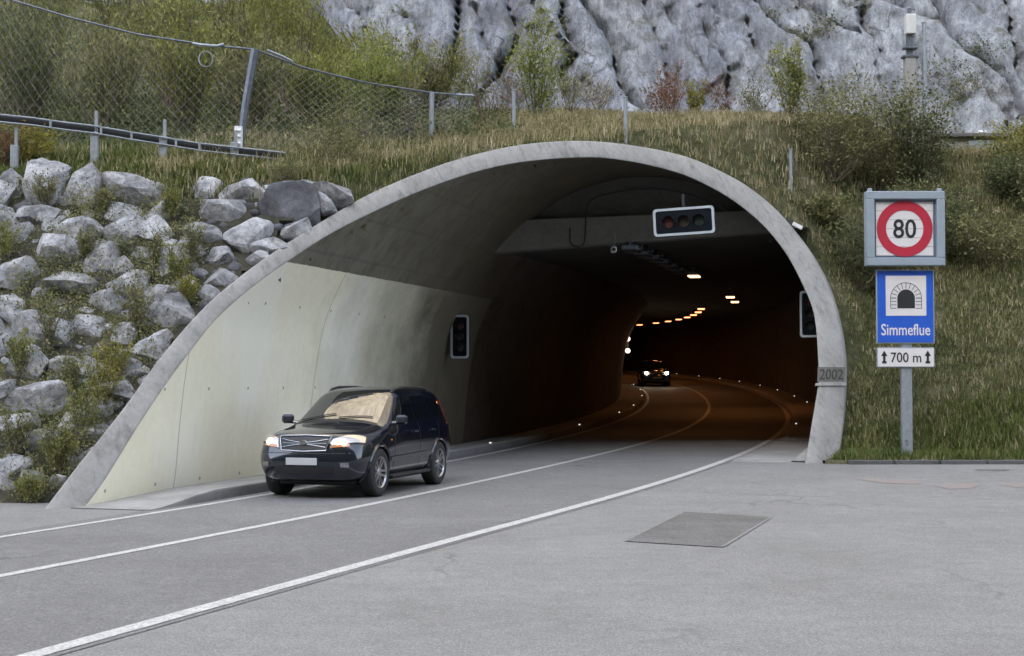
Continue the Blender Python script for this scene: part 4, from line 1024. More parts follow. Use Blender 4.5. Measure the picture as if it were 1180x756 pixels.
mb = MB(); mb.tube([Vector(p) - ro for p in cp], .022, 6); mb.build('top_cable', M['steel'], root)
# net: woven diamonds between cable and ground
Ltot = s_c[-1]
def netpt(s, q):
    s = min(max(s, 0), Ltot); c = np.array([np.interp(s, s_c, cm[:, i]) for i in range(3)])
    g = float(T(c[0], c[1] + .05, noise=False)) + .05
    return Vector((c[0], c[1] + .12 * math.sin(q * 3.1), g + (c[2] - g) * q)) - ro
mb = MB(); pitch = .21; Hn = 2.3
for sgn in (1, -1):
    k = -Hn
    while k < Ltot + Hn:
        pts = []
        for j in range(9):
            q = j / 8; s = k + sgn * q * Hn
            if 0 <= s <= Ltot: pts.append(netpt(s, q))
        if len(pts) > 1: mb.tube(pts, .0027, 3, caps=False)
        k += pitch
mb.build('net', M['rail'], root)
mb = MB()
c = at(237, 68, 28.95) - ro
mb.tube([c + Vector((.14 * math.cos(w), 0, .16 * math.sin(w))) for w in np.linspace(0, 2 * math.pi, 20)], .012, 5, caps=False)
mb.tube([at(222, 50, 28.95) - ro, at(232, 52, 28.95) - ro, at(250, 53, 28.95) - ro, at(258, 51, 28.95) - ro], .03, 6)
mb.tube([at(308, 58, 29.0) - ro, at(325, 65, 29.15) - ro, at(337, 71, 29.3) - ro], .028, 6)
mb.tube([at(525, 109, 31.4) - ro, at(545, 110, 31.7) - ro], .03, 6)
mb.build('wire_ring', M['galv'], root)

# fence posts over the rim
fp = empty('fence_post', hit(721, 163, 30)); ro = Vector(fp.location)
mb = MB(); mb.tube([(0, 0, -.2), (0, 0, 1.0)], .045, 8); mb.box((0, 0, 1.01), (.10, .10, .03), bev=.008); mb.build('post', M['galv'], fp)
mb = MB(); mb.tube([(0, 0, .75), (.06, -.05, .75)], .012, 5); mb.build('hook', M['steel'], fp)
tag(fp, 'thin galvanised post in the grass at the crown of the portal', 'fence post', 'thin posts in the grass over the rim')
for (px, py, Y, lb) in ((911, 192, 36.5, 'thin galvanised post in the grass below the green sapling'), (592, 150, 34, 'thin post hidden in grass below the yellow-green willow')):
    c_ = copy_tree(fp); p = at(px, py, Y); c_.location = ground_at(p.x, Y); c_['label'] = lb

# mast, pole and shed behind the bushes
Y = 44.0
b = at(1049, 150, Y); g = float(T(b.x, Y)); root = empty('concrete_mast', (b.x, Y, g - .2), label='square pale concrete mast with a box at its head against the cliff', cat='mast'); 
top = at(1050, 58, Y).z - g
mb = MB(); mb.box((0, 0, top / 2), (.34, .34, top), bev=.03); mb.build('shaft', M['rim'], root)
mb = MB(); mb.box((0, 0, top + .35), (.16, .16, .8)); mb.build('neck', M['steel'], root)
z0 = at(1050, 36, Y).z - g + .2; mb = MB(); mb.box((.02, -.02, z0 + .20), (.30, .32, .62), bev=.02); mb.build('head_box', M['lens_cam'], root)
mb = MB(); mb.box((0, 0, z0 + .6), (.12, .12, .25), bev=.01); mb.build('finial', M['steel'], root)
mb = MB(); mb.box((.0, -.05, top - .02), (.5, .3, .07), bev=.01); mb.box((0, -.05, top + .25), (.44, .26, .06), bev=.01); mb.build('bracket', M['steel'], root)
b = at(1066, 150, Y); g = float(T(b.x, Y)); mb = MB(); top = at(1066, 26, Y).z - g; mb.tube([(0, 0, -.2), (0, 0, top)], [.09, .06], 10); mb.box((0, 0, top), (.14, .14, .04), bev=.01)
o = mb.build('steel_pole', M['galv'], loc=(b.x, Y, g)); tag(o, 'slim galvanised pole standing beside the concrete mast', 'pole')
Y = 40.8; c = at(1118, 178, Y); g = float(T(c.x, Y)); root = empty('shed', (c.x, Y + .6, g - .3), label='small grey concrete shed with flat roof half hidden in bushes', cat='shed')
ht = at(1118, 160, Y).z - (g - .3)
mb = MB(); mb.box((0, 0, ht / 2), (1.9, 1.6, ht), bev=.02); mb.build('wall', M['concrete'], root)
mb = MB(); mb.box((0, 0, ht + .06), (2.2, 1.9, .12), bev=.02); mb.build('roof', M['patch'], root)
mb = MB(); mb.box((.25, -.82, ht * .62), (.7, .05, ht * .55), bev=.01); mb.build('door', M['frame_metal'], root)
mb = MB(); mb.tube([(.55, 0, ht + .12), (.55, 0, ht + .28)], .08, 10); mb.lathe([(.0, .36), (.12, .34), (.14, .28), (.0, .27)], (.55, 0, ht), n=12); mb.build('roof_vent', M['white_metal'], root)

# ------------------------------------------------------------------ road sign
YS = 30.9; sx = at(1041, 300, YS).x
root = empty('road_sign', (sx, YS, float(T(sx, YS))), label='sign post with speed limit panel over a blue tunnel name board', cat='road sign'); ro = Vector(root.location)
def S(px, py, d=0.0): p = at(px, py, YS) - ro; p.y = -d; return p
mb = MB(); p = S(1044.5, 400); mb.box((p.x, 0.05, (S(0, 300).z - .35) / 2 - .1), (.235, .12, S(0, 300).z + .15), bev=.015); mb.build('post', M['galv'], root)
mb = MB()
for py in (508, 512): q = S(1044.5, py); mb.tube([(q.x, -.03, q.z), (q.x, .0, q.z)], .02, 8)
mb.build('bolt', M['steel'], root)
def slab(x0, y0, x1, y1, d0, d1, bev=.01):
    a_, b_ = S(x0, y1), S(x1, y0); mb = MB(); mb.box(((a_.x + b_.x) / 2, -(d0 + d1) / 2, (a_.z + b_.z) / 2), (b_.x - a_.x, d1 - d0, b_.z - a_.z), bev=bev); return mb
sp = slab(996, 222, 1084.5, 307, .0, .12).build('speed_panel', M['frame_metal'], root)
a_, b_ = S(996, 307), S(1084.5, 222)
mb = MB()
fw = .17
for (x0, z0, x1, z1) in ((a_.x, a_.z, b_.x, a_.z + fw), (a_.x, b_.z - fw, b_.x, b_.z), (a_.x, a_.z + fw, a_.x + fw, b_.z - fw), (b_.x - fw, a_.z + fw, b_.x, b_.z - fw)):
    mb.box(((x0 + x1) / 2, -.19, (z0 + z1) / 2), (x1 - x0, .14, z1 - z0), bev=.012)
for sx_ in (a_.x + .09, b_.x - .09): mb.box((sx_, -.15, b_.z + .03), (.09, .08, .08), bev=.01)
mb.build('panel_frame', M['frame_metal'], sp)
mb = MB(); mb.box(((a_.x + b_.x) / 2, -.128, (a_.z + b_.z) / 2), (b_.x - a_.x - 2 * fw - .002, .014, b_.z - a_.z - 2 * fw - .002)); mb.build('inner_rim', M['frame_inner'], sp)
cz = (a_.z + b_.z) / 2; cxs = (a_.x + b_.x) / 2
mb = MB(); wv_ = b_.x - a_.x - 2 * fw - .11
for i in range(6):
    hh = (b_.z - a_.z - 2 * fw - .10) / 6; mb.box((cxs, -.141, cz + (i - 2.5) * hh), (wv_, .012, hh - .008), bev=.002)
mb.build('panel_face', M['face_white'], sp)
def ring(mb, r0, r1, y, c, n=64):
    vs = []; 
    for k in range(n):
        w = 2 * math.pi * k / n; vs += [(c[0] + r0 * math.cos(w), y, c[1] + r0 * math.sin(w)), (c[0] + r1 * math.cos(w), y, c[1] + r1 * math.sin(w)), (c[0] + r1 * math.cos(w), y + .006, c[1] + r1 * math.sin(w)), (c[0] + r0 * math.cos(w), y + .006, c[1] + r0 * math.sin(w))]
    fs = []
    for k in range(n):
        a = k * 4; b = ((k + 1) % n) * 4; fs += [(a, a + 1, b + 1, b), (a + 1, a + 2, b + 2, b + 1), (a + 3, a, b, b + 3)]
    mb.add(vs, fs)
mb = MB(); ring(mb, .405, .605, -.158, (cxs, cz)); mb.build('speed_ring', M['face_red'], sp)
textmesh('80', 'speed_number', .42, M['face_black'], lambda x, y, z: Vector((cxs + x, -.150 - z, cz + y)), sp, width=.50, offset=.012)
tb = slab(1009.5, 311, 1075.5, 396, .0, .05).build('name_board', M['frame_metal'], root)
a_, b_ = S(1009.5, 396), S(1075.5, 311); cxs2 = (a_.x + b_.x) / 2; w_ = b_.x - a_.x; h_ = b_.z - a_.z
mb = MB(); mb.box((cxs2, -.056, (a_.z + b_.z) / 2), (w_ - .05, .010, h_ - .05), bev=.003); mb.build('board_face', M['face_blue'], tb)
ql, qh = S(1020, 364), S(1066, 318); mb = MB(); mb.box(((ql.x + qh.x) / 2, -.066, (ql.z + qh.z) / 2), (qh.x - ql.x, .008, qh.z - ql.z)); mb.build('symbol_panel', M['face_white'], tb)
mb = MB(); ac = ((ql.x + qh.x) / 2, ql.z + .16)
arch = [(-.19, 0), (.19, 0)] + [(.19 * math.cos(w), .22 + .19 * math.sin(w)) for w in np.linspace(0, math.pi, 17)]
mb.prism([(x, y) for x, y in arch], .070, .075, lambda x, y, h: Vector((ac[0] + x, -h, ac[1] + y)))
bars = [(.20, .0), (.20, .07), (.20, .14), (-.20, .0), (-.20, .07), (-.20, .14)]
for sgn in (-1, 1):
    for zb in (.0, .075, .15, .225): mb.box((ac[0] + sgn * .275, -.0725, ac[1] + zb), (.13, .005, .012))
for w in np.linspace(0, math.pi, 11):
    d = Vector((math.cos(w), 0, math.sin(w))); c_ = Vector((ac[0], -.0725, ac[1] + .22)) + d * .275
    mb.box(c_, (.13, .005, .012), Matrix.Rotation(-w, 3, 'Y'))
pts = [(.335, 0), (.335, .22)] + [(.335 * math.cos(w), .22 + .335 * math.sin(w)) for w in np.linspace(0, math.pi, 17)] + [(-.335, 0)]
for i in range(len(pts) - 1):
    p, q = Vector((ac[0] + pts[i][0], -.0725, ac[1] + pts[i][1])), Vector((ac[0] + pts[i + 1][0], -.0725, ac[1] + pts[i + 1][1])); mb.tube([p, q], .006, 4)
mb.build('tunnel_symbol', M['face_black'], tb)
q = S(1042.5, 380); textmesh('Simmeflue', 'name_lettering', .25, M['face_white'], lambda x, y, z: Vector((cxs2 + x, -.062 - z, q.z + y)), tb, width=1.06, offset=.008)
dp = slab(1010, 400.5, 1076, 423.5, .0, .05).build('distance_plate', M['frame_metal'], root)
a_, b_ = S(1010, 423.5), S(1076, 400.5); mb = MB(); mb.box(((a_.x + b_.x) / 2, -.056, (a_.z + b_.z) / 2), (b_.x - a_.x - .04, .010, b_.z - a_.z - .04)); mb.build('plate_face', M['face_white'], dp)
zc = (a_.z + b_.z) / 2; textmesh('700 m', 'distance_lettering', .22, M['face_black'], lambda x, y, z: Vector((cxs2 + x, -.062 - z, zc + y)), dp, width=.66, offset=.008)
for sgn in (-1, 1):
    mb = MB(); c_ = (cxs2 + sgn * .47, zc)
    for po in ([(-.025, -.08), (.025, -.08), (.025, .05), (-.025, .05)], [(-.07, .03), (.07, .03), (0, .15)], [(-.05, -.13), (.05, -.13), (.05, -.08), (-.05, -.08)]):
        mb.prism([(x, y) for x, y in po], .0625, .066, lambda x, y, h: Vector((c_[0] + x, -h, c_[1] + y)))
    mb.build('arrow', M['face_black'], dp)

# ------------------------------------------------------------------ tunnel signals and lamps
def rrect(w, h, r, n=6):
    out = []
    for cx, cy, a0 in ((w / 2 - r, h / 2 - r, 0), (-w / 2 + r, h / 2 - r, 90), (-w / 2 + r, -h / 2 + r, 180), (w / 2 - r, -h / 2 + r, 270)):
        for k in range(n + 1):
            a = R(a0 + 90 * k / n); out.append((cx + r * math.cos(a), cy + r * math.sin(a)))
    return out
def signal(loc, rz, w, h, label, lenses, roll=0.0, arm=None):
    root = empty('traffic_signal', loc, rz, label=label, cat='traffic signal', group='lane signals of the tunnel'); root.rotation_euler = (0, roll, rz)
    fn = lambda x, y, d: Vector((x, -d, y))
    mb = MB(); mb.prism(rrect(w, h, .07), -.12, .0, fn); mb.build('housing', M['face_dark'], root)
    mb = MB(); mb.prism(rrect(w - .02, h - .02, .06), .0, .012, fn); mb.build('backboard', M['face_dark'], root)
    o_, i_ = rrect(w, h, .08), rrect(w - .11, h - .11, .05); n = len(o_); mb = MB()
    vs = [fn(x, y, .0) for x, y in o_] + [fn(x, y, .03) for x, y in o_] + [fn(x, y, .03) for x, y in i_] + [fn(x, y, .013) for x, y in i_]
    fs = []
    for k in range(n):
        j = (k + 1) % n; fs += [(k, j, n + j, n + k), (n + k, n + j, 2 * n + j, 2 * n + k), (2 * n + k, 2 * n + j, 3 * n + j, 3 * n + k)]
    mb.add(vs, fs); mb.build('border', M['signal_rim'], root)
    horiz = w > h
    for i, ln in enumerate(lenses):
        c = ((i - 1) * w * .25, 0) if horiz else (0, (1 - i) * h * .25); rr = min(w, h) * .20
        mb = MB(); mb.lathe([(0, -.03), (rr * .6, -.025), (rr, -.012)], (c[0], 0, c[1]), 'y', 24); lo = mb.build('lens', M[ln], root)
        mb = MB(); vs = []; fs = []
        for k in range(17):
            a = R(-10 + 200 * k / 16); vs += [(c[0] + rr * 1.1 * math.cos(a), -.012, c[1] + rr * 1.1 * math.sin(a)), (c[0] + rr * 1.08 * math.cos(a), -.17, c[1] + rr * 1.08 * math.sin(a) - .01)]
        for k in range(16): fs.append((2 * k, 2 * k + 2, 2 * k + 3, 2 * k + 1))
        mb.add(vs, fs); mb.build('visor', M['black'], lo)
    if arm:
        mb = MB(); mb.tube([Vector((0, .06, 0)), Vector(arm)], .035, 8); mb.build('bracket', M['black'], root)
    return root
Y = 31.8
p = at(788, 255, Y); signal(p, -.20, 1.36, .62, 'horizontal three-lens signal with pale border hung under the portal beam', ['signal_red', 'signal_amber', 'signal_green'], roll=-.05, arm=(0, .1, .62))
p = at(530, 388, 35.0); signal(p, -.15, .46, 1.07, 'upright signal panel with pale border on the cream tunnel wall', ['signal_red', 'signal_amber', 'signal_green'], arm=(-.45, .2, 0))
p = at(934, 362, 35.2); signal(p, -.30, .52, 1.15, 'upright signal panel half hidden behind the portal rim', ['signal_red', 'signal_amber', 'signal_green'], arm=(.5, .3, 0))
# ceiling lamps
def lamp_obj(lit, mat):
    root = empty('tunnel_lamp', (0, 0, 0))
    mb = MB(); mb.box((0, 0, .06), (.42, .75, .12), bev=.03); mb.build('housing', M['steel'], root)
    mb = MB(); mb.box((0, 0, -.02), (.34, .62, .05), bev=.015); mb.build('diffuser', mat, root)
    mb = MB(); mb.box((0, 0, .18), (.06, .5, .14)); mb.build('bracket', M['steel'], root)
    return root
protoN = lamp_obj(True, M['sodium']); protoF = lamp_obj(True, M['sodium_far']); protoU = lamp_obj(False, M['black'])
used = {}
def place_lamp(proto, a, u, label, group, drop=.12, light=0.0):
    o = proto if proto.name not in used else copy_tree(proto); used[proto.name] = 1
    w_ = W(a, u, 0, grade=False); z = ceil_z(a, u) + (E(a) if a > 20 else E(a) * max(0, (a - 15) / 5)) - drop - .14
    o.location = (w_.x, w_.y, z); o.rotation_euler = (0, 0, -heading(a)); tag(o, label, 'lamp', group)
    if light:
        ld = bpy.data.lights.new('lamp_glow', 'AREA'); ld.shape = 'RECTANGLE'; ld.size = .34; ld.size_y = .62; ld.energy = light * .10; ld.color = (1, .34, .08)
        lo = bpy.data.objects.new('lamp_glow', ld); C.objects.link(lo); lo.parent = o; lo.location = (0, 0, -.06)
    return o
lit = [(26, 5.0), (39, 5.45), (44, 5.6)]
for (a, u), lb in zip(lit, ('first lit ceiling lamp, glowing orange just inside the bore', 'second lit ceiling lamp, above its twin in the bore', 'third lit ceiling lamp, just below the second one')):
    place_lamp(protoN, a, u, lb, 'lit lamps of the tunnel ceiling', light=26)
for i, a in enumerate((52, 57, 62, 67, 72, 77, 82, 88, 94, 101)):
    place_lamp(protoF, a, 4.15, '%s lamp in the receding string of orange lamps on the bend' % ordw[i + 1], 'lit lamps of the tunnel ceiling', light=26 if i % 2 == 0 and a != 72 else 0)
for i, a in enumerate((16.2, 17.8, 19.4, 21.0, 22.6, 24.2)):
    place_lamp(protoU, a, 4.75, '%s unlit lamp in the row behind the camera housing' % ordw[i + 1], 'unlit lamps under the ceiling')
root = empty('surveillance_camera', at(707, 288, 34.5), label='small white camera hanging below the portal beam', cat='camera')
mb = MB(); mb.box((0, 0, 0), (.13, .32, .13), bev=.02); mb.build('housing', M['lens_cam'], root)
mb = MB(); mb.tube([(0, .05, .06), (.05, .1, .4)], .02, 6); mb.build('bracket', M['steel'], root)
mb = MB(); mb.lathe([(0, -.175), (.045, -.172), (.05, -.15)], (0, 0, 0), 'y', 14); mb.build('lens', M['black'], root)
# wall lamps on the bend
root = empty('wall_lamp', W(56, .42, 2.75), label='pair of small stacked white lamps glowing on the inner wall', cat='lamp')
mb = MB(); mb.box((.02, 0, .05), (.12, .2, .9), bev=.01); mb.build('housing', M['steel'], root)
for dz in (-.28, .34):
    mb = MB(); mb.lathe([(0, -.14), (.10, -.12), (.13, -.1), (.13, 0)], (.03, 0, dz + .02), 'y', 14); mb.build('lamp', M['wall_lamp'], root)
ld = bpy.data.lights.new('lamp_glow', 'POINT'); ld.energy = 1.6; ld.color = (1, .72, .42); ld.shadow_soft_size = .1
lo = bpy.data.objects.new('lamp_glow', ld); C.objects.link(lo); lo.parent = root; lo.location = (.45, -.8, .1)
# kerb markers, each with a small glowing face
kl = empty('kerb_marker', (0, 0, 0)); mb = MB(); mb.box((0, 0, .035), (.10, .12, .06), bev=.015); mb.build('housing', M['galv'], kl)
mb = MB(); mb.box((0, -.075, .04), (.05, .012, .03), bev=.003); mb.build('marker_face', M['marker_face'], kl)
first = True
for side, u, sts_ in (('inner', 1.19, (16, 27, 37, 44, 55, 63, 71)), ('outer', 8.05, (29, 42, 48, 55, 63, 70, 77, 83, 89, 95))):
    for i, a in enumerate(sts_):
        o = kl if first else copy_tree(kl); first = False
        z = kz(a) if side == 'inner' else rz(a)
        uu = u if side == 'inner' else (8.0 if a < 35 else 8.9)
        o.location = W(a, uu, z + .005); o.rotation_euler = (0, 0, -heading(a))
        tag(o, '%s small glowing kerb marker along the %s kerb of the bend' % (ordw[i + 1], side), 'kerb light', 'small markers on the kerbs')

# ------------------------------------------------------------------ the car
def car_body():
    # half section points (x, y, z), nose first
    S_ = [
        [(0, .10, .30), (.40, .10, .30), (.44, .03, .38), (.46, -.01, .50), (.47, -.01, .62), (.47, .02, .72), (.47, .05, .82), (.46, .08, .92), (.44, .14, .985), (.30, .17, 1.01), (0, .18, 1.02)],
        [(0, .24, .26), (.66, .24, .26), (.74, .14, .37), (.77, .08, .50), (.78, .08, .62), (.77, .11, .72), (.75, .14, .82), (.72, .19, .92), (.66, .26, .99), (.40, .30, 1.03), (0, .30, 1.045)],
        [(0, .45, .24), (.74, .45, .24), (.85, .36, .35), (.89, .33, .50), (.90, .33, .62), (.895, .34, .72), (.88, .36, .83), (.84, .40, .93), (.74, .45, 1.01), (.42, .47, 1.06), (0, .48, 1.075)],
        [(0, .85, .24), (.75, .85, .24), (.86, .85, .33), (.905, .85, .50), (.925, .85, .64), (.92, .85, .77), (.90, .85, .90), (.85, .86, .99), (.74, .88, 1.06), (.42, .88, 1.10), (0, .88, 1.115)],
        [(0, 1.25, .24), (.75, 1.25, .24), (.86, 1.25, .33), (.895, 1.25, .50), (.915, 1.25, .66), (.91, 1.25, .82), (.89, 1.25, .96), (.84, 1.26, 1.055), (.73, 1.22, 1.11), (.42, 1.19, 1.14), (0, 1.17, 1.15)],
        [(0, 1.42, .24), (.75, 1.42, .24), (.86, 1.42, .33), (.89, 1.42, .50), (.915, 1.42, .66), (.915, 1.42, .82), (.89, 1.42, .97), (.83, 1.42, 1.09), (.725, 1.34, 1.17), (.42, 1.30, 1.20), (0, 1.28, 1.205)],
        [(0, 1.75, .24), (.75, 1.75, .24), (.86, 1.75, .33), (.89, 1.75, .50), (.915, 1.75, .66), (.92, 1.75, .84), (.90, 1.75, .99), (.835, 1.75, 1.12), (.68, 1.69, 1.41), (.42, 1.66, 1.445), (0, 1.645, 1.45)],
        [(0, 2.05, .24), (.75, 2.05, .24), (.86, 2.05, .33), (.89, 2.05, .50), (.915, 2.05, .66), (.92, 2.05, .85), (.90, 2.05, 1.01), (.835, 2.05, 1.13), (.655, 2.05, 1.60), (.48, 2.02, 1.66), (0, 2.0, 1.665)],
        [(0, 2.35, .24), (.75, 2.35, .24), (.86, 2.35, .33), (.89, 2.35, .50), (.915, 2.35, .66), (.92, 2.35, .85), (.90, 2.35, 1.02), (.835, 2.35, 1.14), (.665, 2.35, 1.635), (.50, 2.35, 1.705), (0, 2.35, 1.715)],
        [(0, 3.2, .24), (.75, 3.2, .24), (.86, 3.2, .33), (.89, 3.2, .50), (.915, 3.2, .66), (.92, 3.2, .86), (.90, 3.2, 1.03), (.835, 3.2, 1.15), (.665, 3.2, 1.64), (.50, 3.2, 1.71), (0, 3.2, 1.72)],
        [(0, 3.8, .26), (.75, 3.8, .26), (.86, 3.8, .34), (.90, 3.8, .50), (.92, 3.8, .66), (.92, 3.8, .86), (.90, 3.8, 1.04), (.83, 3.8, 1.16), (.655, 3.8, 1.62), (.48, 3.8, 1.69), (0, 3.8, 1.69)],
        [(0, 4.25, .30), (.72, 4.25, .30), (.83, 4.25, .38), (.88, 4.25, .52), (.895, 4.25, .66), (.89, 4.25, .86), (.87, 4.25, 1.04), (.79, 4.22, 1.17), (.63, 4.26, 1.58), (.46, 4.28, 1.65), (0, 4.30, 1.67)],
        [(0, 4.50, .36), (.66, 4.50, .36), (.78, 4.50, .44), (.82, 4.50, .56), (.83, 4.50, .68), (.81, 4.45, .86), (.79, 4.42, 1.03), (.72, 4.38, 1.17), (.58, 4.36, 1.55), (.42, 4.36, 1.62), (0, 4.38, 1.635)],
        [(0, 4.54, .40), (.46, 4.55, .40), (.50, 4.57, .46), (.52, 4.58, .56), (.53, 4.57, .68), (.50, 4.50, .86), (.50, 4.47, 1.03), (.46, 4.43, 1.17), (.42, 4.42, 1.50), (.32, 4.41, 1.57), (0, 4.41, 1.58)]]
    bm = bmesh.new(); rows = []
    for s in S_:
        right = [bm.verts.new(p) for p in s]
        left = [right[0]] + [bm.verts.new((-p[0], p[1], p[2])) for p in s[1:-1]] + [right[-1]]
        rows.append((right, left))
    n = len(S_[0])
    for i in range(len(rows) - 1):
        for side in (0, 1):
            a, b = rows[i][side], rows[i + 1][side]
            for k in range(n - 1): bm.faces.new((a[k], a[k + 1], b[k + 1], b[k]))
    for idx in (0, -1):          # nose and tail caps with a middle column
        r, l = rows[idx]; s = S_[idx]
        mid = [r[0]] + [bm.verts.new((0, s[k][1] - (.05 if idx == 0 else -.02), s[k][2])) for k in range(1, n - 1)] + [r[-1]]
        for k in range(n - 1):
            for q in (r, l):
                vs = [v for v in (q[k], q[k + 1], mid[k + 1], mid[k])]
                u_ = []
                for v in vs:
                    if v not in u_: u_.append(v)
                if len(u_) > 2: bm.faces.new(u_)
    bmesh.ops.recalc_face_normals(bm, faces=bm.faces)
    me = bpy.data.meshes.new('body'); bm.to_mesh(me); bm.free()
    me.materials.append(M['carpaint']); me.materials.append(M['black'])
    ob = bpy.data.objects.new('body', me); C.objects.link(ob)
    md = ob.modifiers.new('s', 'SUBSURF'); md.levels = 3; md.render_levels = 3
    cut = MB()
    for y in (.90, 3.61):
        for sgn in (-1, 1):
            cut.lathe([(0, .56 * sgn), (.405, .56 * sgn), (.405, 1.2 * sgn), (0, 1.2 * sgn)], (0, y, .385), 'x', 40)
    bmc = bmesh.new()
    co = cut.build('cut', M['black']); co.data.materials.clear(); co.data.materials.append(M['carpaint']); co.data.materials.append(M['black'])
    for p in co.data.polygons: p.material_index = 1
    bmc.from_mesh(co.data); bmesh.ops.remove_doubles(bmc, verts=bmc.verts, dist=1e-5); bmesh.ops.recalc_face_normals(bmc, faces=bmc.faces); bmc.to_mesh(co.data); bmc.free()
    bo = ob.modifiers.new('b', 'BOOLEAN'); bo.operation = 'DIFFERENCE'; bo.object = co; bo.solver = 'EXACT'
    dg = bpy.context.evaluated_depsgraph_get(); dg.update()
    nm = bpy.data.meshes.new_from_object(ob.evaluated_get(dg)); nm.name = 'body'
    ob.modifiers.remove(bo); dg.update(); full = bpy.data.meshes.new_from_object(ob.evaluated_get(bpy.context.evaluated_depsgraph_get()))
    bpy.data.objects.remove(co); bpy.data.objects.remove(ob)
    bmm = bmesh.new(); bmm.from_mesh(full); bvh = BVHTree.FromBMesh(bmm); bmm.free()
    nm.polygons.foreach_set('use_smooth', [True] * len(nm.polygons))
    try: nm.set_sharp_from_angle(angle=R(40))
    except Exception: pass
    return nm, bvh
me, bvh = car_body()
car = empty('suv', (0, 0, 0), label='dark blue-black SUV with chrome grille driving out of the tunnel', cat='car')
body = bpy.data.objects.new('body', me); C.objects.link(body); body.parent = car
def patch(name, cor, mat, parent, nx=10, ny=6, off=.004, thick=.0, mode=None):
    """a sheet following the body between four corners (bottom-a, bottom-b, top-b, top-a)"""
    c = [Vector(v) for v in cor]; V = []
    for j in range(ny):
        for i in range(nx):
            s, t_ = i / (nx - 1), j / (ny - 1)
            p = c[0].lerp(c[1], s).lerp(c[3].lerp(c[2], s), t_)
            if mode == 'x':
                h_, n_, _, _ = bvh.ray_cast(Vector((2 if p.x > 0 else -2, p.y, p.z)), Vector((-1 if p.x > 0 else 1, 0, 0)))
            elif mode == 'y': h_, n_, _, _ = bvh.ray_cast(Vector((p.x, -2, p.z)), Vector((0, 1, 0)))
            elif mode == 'z': h_, n_, _, _ = bvh.ray_cast(Vector((p.x, p.y, 3)), Vector((0, 0, -1)))
            else: h_, n_, _, _ = bvh.find_nearest(p)
            if h_ is None: h_, n_, _, _ = bvh.find_nearest(p)
            V.append(h_ + n_ * off)
    return grid_obj(name, np.array(V), nx, ny, mat, parent=parent)
